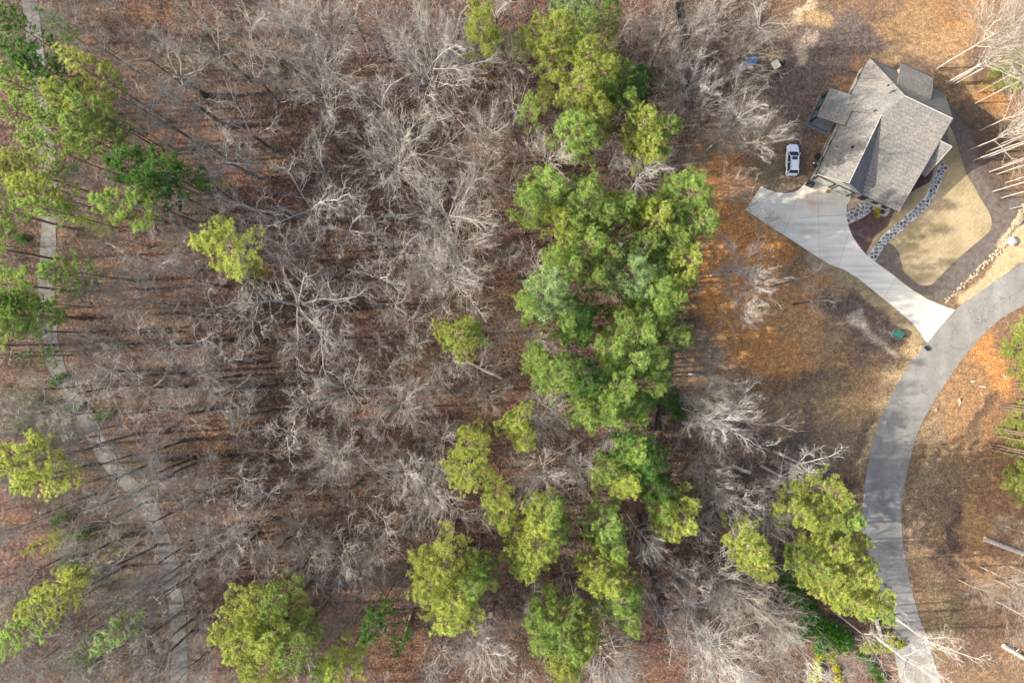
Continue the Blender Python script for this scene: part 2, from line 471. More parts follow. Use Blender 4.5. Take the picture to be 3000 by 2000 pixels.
M['bark_stem'] = noise_mat("shaded_stem_bark", (0.08, 0.075, 0.062), (0.16, 0.145, 0.12), 1.2, 0.95, bump=0.5, obj_random=0.2)  # shade on the stems, painted in as a darker bark
M['bark_pine'] = noise_mat("pine_bark", (0.11, 0.075, 0.055), (0.22, 0.16, 0.12), 2.5, 0.95, bump=0.6)
M['twig'] = noise_mat("brush_twigs", (0.14, 0.11, 0.088), (0.29, 0.245, 0.20), 0.4, 0.9, bump=0)
M['needle_y'] = needle_mat("yellow_green_needles", (0.35, 0.41, 0.095))
M['needle_m'] = needle_mat("green_needles", (0.26, 0.37, 0.095))
M['needle_d'] = needle_mat("deep_green_needles", (0.085, 0.185, 0.04))
M['needle_p'] = needle_mat("pale_green_needles", (0.275, 0.385, 0.16))
M['needle_t'] = needle_mat("straw_coloured_needles", (0.34, 0.29, 0.10))
M['ivy'] = needle_mat("ivy_leaves", (0.075, 0.19, 0.025))
M['moss'] = needle_mat("yellow_vine_leaves", (0.38, 0.40, 0.05))
M['log'] = noise_mat("weathered_log", (0.30, 0.26, 0.21), (0.46, 0.41, 0.34), 2.0, 0.9, bump=0.5)
M['log_brown'] = noise_mat("brown_log", (0.16, 0.10, 0.06), (0.28, 0.19, 0.12), 2.0, 0.9, bump=0.5)
M['rock'] = noise_mat("tan_rock", (0.24, 0.18, 0.11), (0.40, 0.32, 0.21), 2.0, 0.9, bump=0.5, obj_random=0.2)
M['rock_grey'] = noise_mat("grey_rock", (0.26, 0.25, 0.23), (0.42, 0.40, 0.37), 2.0, 0.9, bump=0.5, obj_random=0.2)
M['car_paint'] = flat_mat("white_car_paint", (0.66, 0.68, 0.68), 0.25, 0.6)
M['car_glass'] = flat_mat("car_glass", (0.015, 0.03, 0.045), 0.05, 0.9)
M['rubber'] = flat_mat("tyre_rubber", (0.02, 0.02, 0.02), 0.8)
M['chrome'] = flat_mat("bright_metal", (0.6, 0.6, 0.6), 0.25, 0.5, 1.0)
M['red_lens'] = flat_mat("red_lens", (0.4, 0.01, 0.01), 0.2)
M['cream'] = noise_mat("cream_table_top", (0.55, 0.46, 0.33), (0.62, 0.52, 0.38), 2, 0.7, bump=0)
M['chair'] = flat_mat("dark_blue_chair", (0.012, 0.014, 0.028), 0.5)
M['green_box'] = noise_mat("green_enamel", (0.02, 0.075, 0.052), (0.03, 0.10, 0.07), 2, 0.5, bump=0)
M['tarp'] = noise_mat("blue_tarp", (0.02, 0.10, 0.24), (0.05, 0.2, 0.4), 3, 0.5)
M['fabric'] = flat_mat("black_silt_fabric", (0.015, 0.018, 0.024), 0.7)
M['deck'] = noise_mat("patio_slab", (0.10, 0.115, 0.12), (0.16, 0.175, 0.18), 2, 0.8)
M['white'] = flat_mat("white_plastic", (0.75, 0.73, 0.68), 0.5)
M['rust'] = noise_mat("rusty_metal", (0.22, 0.08, 0.03), (0.38, 0.18, 0.08), 5, 0.8)
M['terracotta'] = flat_mat("dark_planter", (0.05, 0.055, 0.06), 0.5)

# ------------------------------------------------------------------ outlines of roads and beds (3000 px photograph)
ROAD_L = [(3300, 610), (3150, 690), (3000, 768), (2900, 834), (2798, 907), (2757, 952), (2720, 1000), (2703, 1019), (2649, 1089), (2604, 1172), (2569, 1255), (2543, 1357), (2527, 1478), (2527, 1564), (2547, 1628), (2572, 1723), (2592, 1790), (2607, 1850), (2640, 2000), (2685, 2120), (2760, 2300)]
ROAD_R = [(3330, 715), (3170, 795), (3000, 894), (2936, 930), (2900, 962), (2867, 994), (2838, 1028), (2792, 1089), (2738, 1172), (2696, 1249), (2668, 1335), (2645, 1446), (2641, 1500), (2644, 1580), (2661, 1679), (2672, 1730), (2687, 1787), (2712, 1857), (2760, 2000), (2800, 2100), (2880, 2270)]
DRIVE = [(2230, 546), (2250, 556), (2272, 564), (2298, 567), (2323, 564), (2346, 552), (2366, 528), (2392, 526), (2495, 574), (2489, 585), (2481, 602), (2479, 628), (2484, 659), (2496, 691), (2515, 720), (2537, 746), (2569, 771), (2617, 806), (2665, 844), (2716, 876), (2760, 895), (2797, 908), (2755, 955), (2718, 1002), (2712, 1000), (2696, 972), (2677, 950), (2633, 911), (2569, 860), (2515, 816), (2473, 790), (2429, 774), (2378, 742), (2330, 710), (2250, 659), (2184, 615)]
LAWN = [(2538, 744), (2552, 716), (2566, 691), (2601, 663), (2617, 628), (2631, 612), (2640, 585), (2668, 564), (2700, 546), (2725, 532), (2734, 505), (2745, 470), (2770, 420), (2779, 373), (2789, 383), (2805, 427), (2827, 500), (2856, 551), (2875, 586), (2897, 621), (2905, 650), (2902, 669), (2888, 688), (2824, 742), (2776, 787), (2747, 816), (2735, 829), (2722, 835), (2696, 835), (2677, 822), (2649, 797), (2641, 771), (2633, 739), (2617, 720), (2601, 710), (2588, 716), (2556, 757)]
TRAIL = [(60, -120), (95, 60), (118, 300), (140, 480), (142, 580), (143, 700), (137, 800), (138, 900), (150, 1000), (165, 1070), (205, 1150), (265, 1250), (300, 1320), (360, 1400), (425, 1460), (448, 1510), (478, 1580), (500, 1680), (518, 1780), (526, 1880), (525, 2000), (522, 2150)]
WALK2 = smooth_line([(2553, 757), (2585, 710), (2613, 682), (2649, 653), (2680, 624), (2709, 596), (2731, 560), (2744, 532), (2757, 500), (2768, 482)], 5)
WALK1 = [(2480, 622), (2500, 612), (2515, 602), (2524, 590), (2532, 581), (2556, 590), (2562, 600), (2556, 612), (2545, 626), (2527, 637), (2500, 650), (2484, 657)]
CLEARING = [(2040, 440), (2060, 560), (2050, 700), (2020, 900), (1990, 1050), (1985, 1200), (2040, 1330), (2200, 1400), (2480, 1420), (2560, 1560), (2620, 1850), (2700, 2080), (3200, 2080), (3200, -80), (2300, -80), (2250, 120), (2180, 180), (2150, 300), (2100, 380)]

def to_w(P):
    return [tuple(W(a, b)[:2]) for a, b in P]

# ------------------------------------------------------------------ ground
def make_ground():
    gx = np.arange(-100, 100.01, 0.4); gy = np.arange(-72, 72.01, 0.4)
    X, Y = np.meshgrid(gx, gy)
    nx, ny = len(gx), len(gy)
    x = X.ravel(); y = Y.ravel()
    # warped copies so that the borders of the covers are ragged
    wx = x + (fbm(x, y, 5, 3, 6) - 0.5) * 9.0; wy = y + (fbm(x, y, 5, 9, 6) - 0.5) * 9.0
    litter = np.array([0.088, 0.059, 0.047])
    c = np.ones((len(x), 3)) * litter
    n = fbm(x, y, 16, 20)[:, None]
    c = c * (0.78 + 0.5 * n)
    n2 = fbm(x, y, 7, 31)
    def lay(mask, col, k=1.0):
        nonlocal c
        a = np.clip(mask, 0, 1)[:, None] * k
        c = c * (1 - a) + np.array(col) * a
    lay((n2 - 0.52) * 6, (0.108, 0.060, 0.043), 0.6)          # redder leaves
    lay((fbm(x, y, 5, 47) - 0.58) * 7, (0.165, 0.105, 0.058), 0.5)   # tan patches
    lay((fbm(x, y, 9, 52) - 0.6) * 7, (0.075, 0.062, 0.048), 0.5)
    leaf = np.ones(len(x)) * 0.9
    # left strip by the trail: paler, tan leaves
    L = line_d(x, y, to_w(TRAIL))
    lay(np.clip((8 - L) / 6, 0, 1) * (0.5 + n2), (0.12, 0.092, 0.070), 0.6)
    def early(px, py, rx, ry, col, k):
        p = W(px, py); d = np.sqrt(((wx - p.x) / (rx * S)) ** 2 + ((wy - p.y) / (ry * S)) ** 2)
        lay((1 - d) / .6 + .5 + (n2 - .5) * 2, col, k)
    GRN = (0.06, 0.068, 0.04)
    for q in ((60, 1180, 130, 60), (180, 1240, 120, 50), (60, 870, 70, 40), (60, 560, 80, 40), (250, 1580, 150, 50), (120, 1790, 130, 70), (330, 1700, 60, 60), (250, 1930, 120, 60), (80, 120, 120, 100), (640, 120, 60, 60), (480, 180, 50, 40), (800, 200, 40, 40), (590, 580, 80, 50), (320, 1380, 120, 40)):
        early(*q, GRN, .55)
    # the cleared lot
    sd = poly_sd(wx, wy, to_w(CLEARING))
    clear = np.clip(-sd / 2.0 + 0.5, 0, 1)
    leaf = leaf * (1 - clear) + 0.55 * clear
    lay(clear, (0.175, 0.118, 0.072))
    def blob(px, py, rx, ry, col, k=1.0, soft=0.55, rot=0.0):
        p = W(px, py); a = math.radians(rot)
        dx = wx - p.x; dy = wy - p.y
        u = (dx * math.cos(a) - dy * math.sin(a)) / (rx * S); v = (dx * math.sin(a) + dy * math.cos(a)) / (ry * S)
        d = np.sqrt(u * u + v * v)
        lay((1 - d) / soft + 0.5 + (n2 - .5) * 1.6, col, k)
    OR = (0.42, 0.20, 0.068); TAN = (0.33, 0.225, 0.115); PALE = (0.47, 0.38, 0.27); GR = (0.108, 0.086, 0.074); DK = (0.085, 0.06, 0.046); BR = (0.15, 0.105, 0.066); OLV = (0.175, 0.145, 0.085)
    blob(2150, 820, 130, 210, OR, .75); blob(2230, 960, 150, 180, OR, .85); blob(2300, 1010, 130, 90, TAN, .6)
    blob(2100, 540, 70, 70, OR, .6); blob(2120, 480, 60, 40, OR, .6); blob(2180, 1040, 140, 70, TAN, .5); blob(2320, 880, 120, 120, OR, .65)
    blob(2150, 760, 120, 280, OR, .75); blob(2260, 1050, 160, 90, OR, .6); blob(2250, 1150, 250, 70, BR, .8); blob(2150, 1290, 220, 100, GR, .75); blob(2350, 1300, 200, 110, GR, .85); blob(2240, 1260, 160, 50, DK, .35); blob(2130, 1180, 110, 40, (0.27, 0.175, 0.095), .6); blob(2330, 1220, 70, 40, (0.27, 0.19, 0.11), .6); blob(2440, 1260, 60, 90, (0.26, 0.19, 0.115), .5); blob(2210, 1340, 90, 30, (0.23, 0.15, 0.09), .5)
    blob(2420, 1130, 100, 90, OLV, .7); blob(2380, 1100, 70, 40, GR, .6); blob(2540, 1120, 70, 90, TAN, .55); blob(2470, 1170, 90, 60, TAN, .4)
    blob(2520, 900, 120, 60, GR, .9, rot=-35); blob(2600, 960, 70, 45, GR, .85, rot=-35); blob(2490, 860, 70, 50, GR, .8)
    blob(2410, 830, 70, 50, TAN, .4); blob(2330, 900, 60, 90, TAN, .5); blob(2400, 1000, 90, 70, TAN, .5); blob(2100, 1090, 100, 60, (0.24, 0.15, 0.085), .6); blob(2560, 1020, 60, 60, GR, .6)
    pass
    blob(2620, 1100, 22, 130, (0.36, 0.27, 0.15), .8, rot=28); blob(2545, 1300, 22, 130, (0.36, 0.27, 0.15), .75, rot=12); blob(2500, 1400, 25, 120, BR, .6)
    # yard round the house
    blob(2450, 170, 200, 150, GR, 1.0); blob(2540, 90, 120, 50, GR, .8); blob(2330, 300, 120, 140, GR, .85); blob(2260, 250, 90, 100, GR, .6); blob(2560, 130, 90, 70, GR, .8)
    blob(2240, 130, 40, 50, (0.25, 0.16, 0.08), .6); blob(2345, 170, 18, 60, PALE, .6, soft=.3, rot=8); blob(2360, 60, 14, 40, PALE, .5, soft=.3, rot=-30); blob(2370, 12, 36, 18, (0.45, 0.35, 0.23), .9, soft=.2); blob(2390, 60, 70, 30, TAN, .8, rot=20)
    YO = (0.24, 0.14, 0.065); blob(2750, 60, 160, 60, YO, .8); blob(2760, 130, 120, 60, (0.30, 0.20, 0.105), .6); blob(2650, 60, 120, 40, (0.22, 0.15, 0.085), .6); blob(2520, 10, 80, 20, DK, .6)
    blob(2510, 190, 60, 26, YO, .7); blob(2600, 175, 60, 24, TAN, .6); blob(2480, 240, 40, 40, YO, .6); blob(2390, 450, 40, 100, BR, .8)
    blob(2310, 530, 120, 60, (0.15, 0.12, 0.08), .8); blob(2190, 560, 60, 80, (0.19, 0.11, 0.065), .6); blob(2200, 380, 90, 60, TAN, .5)
    blob(2900, 380, 60, 190, DK, .8, rot=-10); blob(2920, 300, 90, 50, OR, .5); blob(2850, 300, 28, 90, TAN, .45, rot=-12)
    # beyond the road
    blob(2860, 1180, 130, 220, (0.205, 0.125, 0.068), .9); blob(2800, 1200, 80, 120, (0.27, 0.17, 0.09), .6, rot=20); blob(2900, 1060, 80, 50, OR, .7, rot=40)
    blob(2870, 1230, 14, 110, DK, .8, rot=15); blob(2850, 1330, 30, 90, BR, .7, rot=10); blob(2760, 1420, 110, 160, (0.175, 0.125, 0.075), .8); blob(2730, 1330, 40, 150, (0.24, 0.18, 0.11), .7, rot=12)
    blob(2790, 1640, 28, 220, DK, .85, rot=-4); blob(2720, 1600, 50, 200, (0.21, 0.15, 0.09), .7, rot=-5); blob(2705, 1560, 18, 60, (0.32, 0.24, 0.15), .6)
    blob(2900, 1600, 90, 180, (0.22, 0.135, 0.075), .7); blob(2750, 1830, 80, 100, (0.14, 0.11, 0.06), .8, rot=-10); blob(2880, 1850, 90, 120, DK, .6); blob(2860, 1550, 50, 100, (0.32, 0.20, 0.09), .55)
    blob(2935, 1460, 90, 60, (0.19, 0.115, 0.066), .7)
    # wood edge and the belt
    blob(1990, 1330, 60, 240, (0.085, 0.065, 0.045), .7); blob(2050, 1450, 130, 60, (0.08, 0.062, 0.04), .7); blob(2240, 1900, 110, 110, (0.125, 0.085, 0.062), .7)
    blob(2480, 1920, 120, 60, (0.18, 0.145, 0.11), .6); blob(2420, 1870, 30, 26, (0.36, 0.25, 0.17), .8); blob(2285, 1895, 40, 24, (0.36, 0.33, 0.29), .8)
    blob(1150, 1900, 130, 100, (0.15, 0.085, 0.05), .6); blob(1420, 1180, 130, 60, (0.15, 0.09, 0.055), .6); blob(1700, 380, 0.1, 0.1, DK, 0)
    # dark mulch beds, gold bank, straw strip along the drive: crisp sheets would be laid, so only narrow softness
    def area(P, col, k=1.0, soft=0.4, lf=0.1, warp=0.07):
        nonlocal leaf
        d = poly_sd(x + (wx - x) * warp, y + (wy - y) * warp, to_w(P))
        a = np.clip(-d / soft + 0.5, 0, 1)
        lay(a, col, k); leaf = leaf * (1 - a) + lf * a
    area([(2556, 757), (2665, 842), (2716, 874), (2772, 893), (2800, 858), (2880, 780), (2950, 705), (2990, 650), (3010, 600), (2960, 560), (2900, 500), (2850, 400), (2790, 300), (2770, 330), (2789, 383), (2700, 640), (2620, 690)], (0.125, 0.104, 0.088), 1.0)
    area([(2884, 500), (2840, 400), (2800, 290), (2850, 280), (2890, 380), (2930, 520), (2960, 600), (2920, 610)], (0.085, 0.06, 0.048), .8, 1.0, 0.3, .5)
    area([(2484, 655), (2496, 691), (2515, 720), (2537, 743), (2566, 691), (2601, 663), (2617, 628), (2631, 612), (2600, 590), (2520, 570), (2480, 590), (2479, 628)], (0.082, 0.054, 0.050), 1.0, 0.3)
    area([(2630, 600), (2668, 566), (2725, 534), (2738, 500), (2700, 480), (2640, 560)], (0.075, 0.045, 0.045), 1.0, 0.3)
    area([(2776, 903), (2800, 860), (2860, 805), (2930, 735), (3000, 668), (3150, 560), (3200, 600), (3100, 720), (3000, 768), (2900, 834), (2800, 908)], (0.40, 0.30, 0.17), 1.0, 0.6, 0.1, .5)
    area([(2350, 722), (2429, 776), (2515, 818), (2633, 913), (2712, 1003), (2690, 1020), (2640, 975), (2590, 925), (2500, 860), (2440, 830), (2380, 800), (2340, 750)], (0.25, 0.195, 0.115), 1.0, 0.8, 0.15, .4)
    area([(2473, 924), (2500, 918), (2524, 908), (2537, 946), (2562, 975), (2590, 1000), (2633, 1044), (2626, 1052), (2580, 1012), (2545, 990), (2520, 968), (2500, 955), (2478, 940)], (0.36, 0.30, 0.235), .8, 0.5, 0.5, .22)
    # heights
    amp = 0.13 * (1 - clear) + 0.012 * clear
    amp = amp * np.clip((L - 2.0) / 3.0, 0.05, 1)
    z = (fbm(x, y, 5, 77, 5) - 0.5) * 2 * amp - 0.005
    edge = np.minimum(np.minimum(x + 100, 100 - x), np.minimum(y + 72, 72 - y))
    z = np.where(edge < 3, z * (edge / 3) - 0.5 * (1 - edge / 3), z)
    V = np.stack([x, y, z], 1)
    i = np.arange(nx - 1)[None, :] + np.arange(ny - 1)[:, None] * nx
    i = i.ravel()
    F = np.stack([i, i + 1, i + 1 + nx, i + nx], 1)
    me = tri_mesh("forest_floor", V, F, True)
    ca = me.color_attributes.new("cover", 'FLOAT_COLOR', 'POINT')
    rgba = np.concatenate([c, leaf[:, None]], 1).astype(np.float32)
    ca.data.foreach_set("color", rgba.ravel())
    o = link("forest_floor", me, [M['ground']])
    o['kind'] = 'structure'
make_ground()

far_m = noise_mat("far_ground_litter", (0.07, 0.047, 0.035), (0.12, 0.08, 0.058), 0.25, 0.95)
mb = MB(); R0 = 1500
mb.poly([(-R0, -R0, -0.4), (R0, -R0, -0.4), (R0, R0, -0.4), (-R0, R0, -0.4)])
tag(mb.build("ground", far_m), kind='structure')

def strip_sheet(name, Lp, Rp, z, mat, thick=0.12, n=5):
    n = n * 3 if n > 1 else 1
    rg = random.Random(len(Lp))
    A = [W(*p) for p in smooth_line(Lp, n)]; B = [W(*p) for p in smooth_line(Rp, n)]
    for q in A + B: q.x += rg.uniform(-.07, .07); q.y += rg.uniform(-.04, .04)
    mb = MB(); m = min(len(A), len(B))
    for i in range(m - 1):
        mb.poly([(A[i].x, A[i].y, z), (B[i].x, B[i].y, z), (B[i + 1].x, B[i + 1].y, z), (A[i + 1].x, A[i + 1].y, z)][::-1])
        mb.poly([(A[i].x, A[i].y, z), (A[i + 1].x, A[i + 1].y, z), (A[i + 1].x, A[i + 1].y, z - thick), (A[i].x, A[i].y, z - thick)])
        mb.poly([(B[i + 1].x, B[i + 1].y, z), (B[i].x, B[i].y, z), (B[i].x, B[i].y, z - thick), (B[i + 1].x, B[i + 1].y, z - thick)])
    return mb.build(name, mat)

def flat_sheet(name, P, z, mat, thick=0.12, parent=None):
    from mathutils.geometry import tessellate_polygon
    Q = [W(*p) for p in P]
    mb = MB(); n = len(Q)
    mb.v = [(q.x, q.y, z) for q in Q] + [(q.x, q.y, z - thick) for q in Q]
    area = sum(Q[i].x * Q[(i + 1) % n].y - Q[(i + 1) % n].x * Q[i].y for i in range(n))
    for t in tessellate_polygon([Q]):
        a, b, c = t
        cr = (Q[b].x - Q[a].x) * (Q[c].y - Q[a].y) - (Q[b].y - Q[a].y) * (Q[c].x - Q[a].x)
        mb.f.append((a, b, c) if cr > 0 else (a, c, b)); mb.mi.append(0)
    for i in range(n):
        j = (i + 1) % n
        q = (i, i + n, j + n, j)
        mb.f.append(q if area > 0 else q[::-1]); mb.mi.append(0)
    return mb.build(name, mat, parent)

i_cut = 17
road = strip_sheet("road", ROAD_L[:i_cut + 1], ROAD_R[:i_cut + 1], 0.05, M['road']); road['kind'] = 'structure'
ol = strip_sheet("old_road", ROAD_L[i_cut:], ROAD_R[i_cut:], 0.046, M['road2']); ol['kind'] = 'structure'
drv = flat_sheet("driveway", DRIVE, 0.062, M['concrete'], 0.16); drv['kind'] = 'structure'
# expansion joints: narrow dark strips let into the slab
for a, b in (((2205, 585), (2272, 566)), ((2295, 687), (2346, 556)), ((2455, 783), (2490, 672)), ((2588, 872), (2627, 812)), ((2330, 640), (2480, 628)), ((2671, 944), (2722, 878)), ((2400, 755), (2395, 530))):
    A = W(*a); B = W(*b); d = (B - A).normalized(); nrm = Vector((-d.y, d.x, 0)) * 0.018
    mb = MB(); mb.poly([(A + nrm).to_tuple()[:2] + (0.066,), (A - nrm).to_tuple()[:2] + (0.066,), (B - nrm).to_tuple()[:2] + (0.066,), (B + nrm).to_tuple()[:2] + (0.066,)])
    o = mb.build("expansion_joint", M['deck'], drv)

# trail
def off_line(P, w):
    P = smooth_line(P, 4); out_l = []; out_r = []
    for i, p in enumerate(P):
        a = P[max(i - 1, 0)]; b = P[min(i + 1, len(P) - 1)]
        d = Vector((b[0] - a[0], b[1] - a[1])).normalized()
        wob = w * (1 + 0.08 * math.sin(i * 1.3) + 0.06 * math.sin(i * 0.57))
        out_l.append((p[0] - d.y * wob, p[1] + d.x * wob)); out_r.append((p[0] + d.y * wob, p[1] - d.x * wob))
    return out_l, out_r
tl, tr_ = off_line(TRAIL, 23)
trail = strip_sheet("trail", tr_, tl, 0.05, M['trail'], 0.12, 1); trail['kind'] = 'structure'

lawn_o = flat_sheet("lawn", smooth_line(LAWN + [LAWN[0]], 3)[:-1], 0.035, M['lawn'], 0.1); lawn_o['kind'] = 'structure'
flat_sheet("pebble_pad", [(2486, 588), (2500, 578), (2532, 583), (2515, 602), (2482, 618)], 0.05, M['gravel_pad'])['kind'] = 'structure'
flat_sheet("porch_pad", smooth_line([(2553, 592), (2570, 600), (2607, 610), (2603, 625), (2595, 633), (2588, 634), (2570, 626), (2556, 612), (2553, 592)], 3)[:-1], 0.05, M['gravel_pad'])['kind'] = 'structure'

# ------------------------------------------------------------------ flagstone walks: every stone a piece
def clip(poly, a, b, c):
    """keep the part of the polygon with a*x + b*y <= c"""
    out = []
    for i in range(len(poly)):
        p = poly[i]; q = poly[(i + 1) % len(poly)]
        dp = a * p[0] + b * p[1] - c; dq = a * q[0] + b * q[1] - c
        if dp <= 0: out.append(p)
        if (dp < 0 < dq) or (dq < 0 < dp):
            t = dp / (dp - dq); out.append((p[0] + t * (q[0] - p[0]), p[1] + t * (q[1] - p[1])))
    return out

def in_poly(x, y, P):
    c = False
    for i in range(len(P)):
        ax, ay = P[i]; bx, by = P[(i + 1) % len(P)]
        if (ay > y) != (by > y) and x < (bx - ax) * (y - ay) / (by - ay) + ax: c = not c
    return c

def walkway(P, label, step, seed):
    rnd = random.Random(seed)
    Q = to_w(P)
    base = flat_sheet("flagstone_walkway", P, 0.07, M['mortar'], 0.12)
    tag(base, label, "walkway")
    xs = [q[0] for q in Q]; ys = [q[1] for q in Q]
    pts = []
    x = min(xs) - step
    while x < max(xs) + step:
        y = min(ys) - step
        while y < max(ys) + step:
            pts.append((x + rnd.uniform(-.4, .4) * step, y + rnd.uniform(-.4, .4) * step)); y += step
        x += step
    for p in pts:
        if not in_poly(p[0], p[1], Q): continue
        cell = [(p[0] - step * 1.3, p[1] - step * 1.3), (p[0] + step * 1.3, p[1] - step * 1.3), (p[0] + step * 1.3, p[1] + step * 1.3), (p[0] - step * 1.3, p[1] + step * 1.3)]
        for q in pts:
            if q is p: continue
            dx, dy = q[0] - p[0], q[1] - p[1]
            if dx * dx + dy * dy > (2.7 * step) ** 2: continue
            L = math.hypot(dx, dy)
            cell = clip(cell, dx / L, dy / L, (dx * (p[0] + q[0]) / 2 + dy * (p[1] + q[1]) / 2) / L - rnd.uniform(0.035, 0.062))
            if len(cell) < 3: break
        if len(cell) < 3: continue
        # cut at the border of the walk
        cell = [c for c in cell]
        ctr = (sum(c[0] for c in cell) / len(cell), sum(c[1] for c in cell) / len(cell))
        fit = []
        for c in cell:
            t = 1.0
            while t > 0.35 and not in_poly(ctr[0] + (c[0] - ctr[0]) * t, ctr[1] + (c[1] - ctr[1]) * t, Q): t -= 0.06
            fit.append((ctr[0] + (c[0] - ctr[0]) * t * 0.97, ctr[1] + (c[1] - ctr[1]) * t * 0.97))
        z = 0.085 + rnd.uniform(0, 0.012)
        mb = MB()
        mb.prism([(c[0] - ctr[0], c[1] - ctr[1], 0) for c in fit], 0.04)
        mb.build("stone", M['stone_blue'], base, (ctr[0], ctr[1], z))
walkway(WALK1, "broad blue flagstone walk with white joints from driveway to front porch", 0.78, 5)
wl_, wr_ = [], []
for i, p in enumerate(WALK2):
    a = WALK2[max(i - 1, 0)]; b = WALK2[min(i + 1, len(WALK2) - 1)]
    d = Vector((b[0] - a[0], b[1] - a[1])).normalized(); w = 12 + 1.3 * math.sin(i * 1.1)
    wl_.append((p[0] - d.y * w, p[1] + d.x * w)); wr_.append((p[0] + d.y * w, p[1] - d.x * w))
walkway(wl_ + wr_[::-1], "narrow curved flagstone path crossing the tan lawn to the side porch", 0.58, 8)

# ------------------------------------------------------------------ house
HA = math.radians(-25.5)
EU = Vector((math.cos(HA), math.sin(HA), 0)); EV = Vector((math.sin(HA), -math.cos(HA), 0))
HO = W(2546, 169, 3.4); HO.z = 0
def HP(u, v, z):
    return HO + EU * u + EV * v + Vector((0, 0, z))
house = empty("house", HP(7, 10, 0))
tag(house, "large house with grey shingle hip and gable roofs behind the white driveway", "house")
HI = house.location
def hl(p): return tuple(p - HI)
def hpoly(mb, uvz, t=None):
    pts = [hl(HP(*p)) for p in uvz]
    if t is None: mb.poly(pts)
    else: mb.prism(pts, t)
def roof(name, uv, zf, t=0.16, mat=None):
    mb = MB(); pts = [(u, v, zf(u, v)) for u, v in uv]
    # order so that the top faces up
    a = sum(pts[i][0] * pts[(i + 1) % len(pts)][1] - pts[(i + 1) % len(pts)][0] * pts[i][1] for i in range(len(pts)))
    if a > 0: pts = pts[::-1]
    hpoly(mb, pts, t)
    return mb.build(name, mat or M['shingle'], house)
def hbox(name, u0, u1, v0, v1, z0, z1, mat, parent=None):
    mb = MB()
    mb.prism([hl(HP(u, v, z1)) for u, v in ((u0, v0), (u0, v1), (u1, v1), (u1, v0))], z1 - z0)
    return mb.build(name, mat, parent or house)
zN = lambda u, v: 3.4 + 0.86 * v
zW = lambda u, v: 3.4 + 0.86 * u
zS = lambda u, v: 3.4 + 0.368 * (19.1 - v)
zGW = lambda u, v: 7.0 - 0.96 * (4.2 - u)
zGE = lambda u, v: 7.0 - 0.96 * (u - 4.2)
zWing = lambda u, v: 3.05 + 0.27 * (u + 3.2)
zDor = lambda u, v: 4.3 + 0.5 * (v + 0.8)
zEN = lambda u, v: 7.1 - (8.7 - v) * 1.1
zES = lambda u, v: 7.1 - (v - 8.7) * 0.97
roof("roof_slope", [(0, 0), (12.6, 0), (13.2, 5.7), (5.7, 5.7)], zN)
roof("roof_slope", [(0, 0), (5.7, 5.7), (4.2, 8.8), (0.2, 8.8), (0.0, 8.0)], zW)
roof("roof_slope", [(5.7, 5.7), (13.2, 5.7), (14.0, 19.1), (8.0, 19.1), (4.1, 8.8)], zS)
roof("garage_roof_slope", [(0.45, 8.8), (4.2, 8.8), (4.2, 19.9), (0.45, 19.3)], zGW)
roof("garage_roof_slope", [(4.2, 8.8), (8.0, 19.1), (4.2, 19.9)], zGE)
roof("patio_roof", [(-3.2, 6.5), (0.9, 6.4), (0.9, 11.2), (-3.2, 11.3)], zWing)
roof("shed_roof", [(4.45, -0.8), (9.8, -0.85), (10.0, 1.5), (9.9, 3.55), (4.5, 3.55)], zDor)
roof("porch_roof_slope", [(12.9, 8.7), (15.4, 8.7), (15.4, 5.4), (13.0, 5.4)], zEN)
roof("porch_roof_slope", [(12.6, 8.7), (15.4, 8.7), (15.4, 12.5), (13.5, 12.5)], zES)
# ridge and hip caps
def cap(name, a, b, r=0.09, mat=None):
    mb = MB(); A = Vector(hl(HP(*a))); B = Vector(hl(HP(*b)))
    mb.tube([A, B], [r, r], 6); return mb.build(name, mat or M['trim'], house)
cap("ridge_cap", (5.7, 5.7, 8.32), (13.2, 5.7, 8.32), 0.10)
cap("ridge_cap", (4.2, 8.9, 7.02), (4.2, 19.9, 7.02))
cap("ridge_cap", (12.7, 8.7, 7.1), (15.4, 8.7, 7.1), 0.08)
cap("hip_cap", (0, 0, 3.42), (5.7, 5.7, 8.32), 0.07, M['shingle'])
cap("hip_cap", (5.7, 5.7, 8.32), (4.2, 8.8, 7.05), 0.06, M['shingle'])
# gutters and rakes
for a, b in (((-0.06, 0, 3.3), (-0.06, 6.4, 3.3)), ((0, -0.06, 3.3), (4.5, -0.06, 3.3)), ((9.9, -0.06, 3.3), (12.6, -0.06, 3.3)), ((0.37, 11.2, 3.3), (0.37, 19.3, 3.3)),
             ((8.0, 19.18, 3.3), (14.0, 19.18, 3.3)), ((-3.28, 6.5, 2.95), (-3.28, 11.3, 2.95)), ((4.45, -0.9, 4.2), (9.8, -0.93, 4.2)), ((13.6, 12.58, 3.3), (15.4, 12.58, 3.3))):
    cap("gutter", a, b, 0.075, M['gutter'])
for a, b in (((0.5, 19.36, 3.42), (4.2, 19.96, 6.98)), ((4.2, 19.96, 6.98), (8.0, 19.2, 3.35)), ((13.27, 5.7, 8.2), (14.05, 19.1, 3.33)), ((12.66, 0, 3.3), (13.27, 5.7, 8.2)), ((15.46, 8.7, 7.03), (15.46, 12.5, 3.35)), ((15.46, 8.7, 7.03), (15.46, 5.4, 3.4))):
    cap("rake_board", a, b, 0.07, M['trim'])
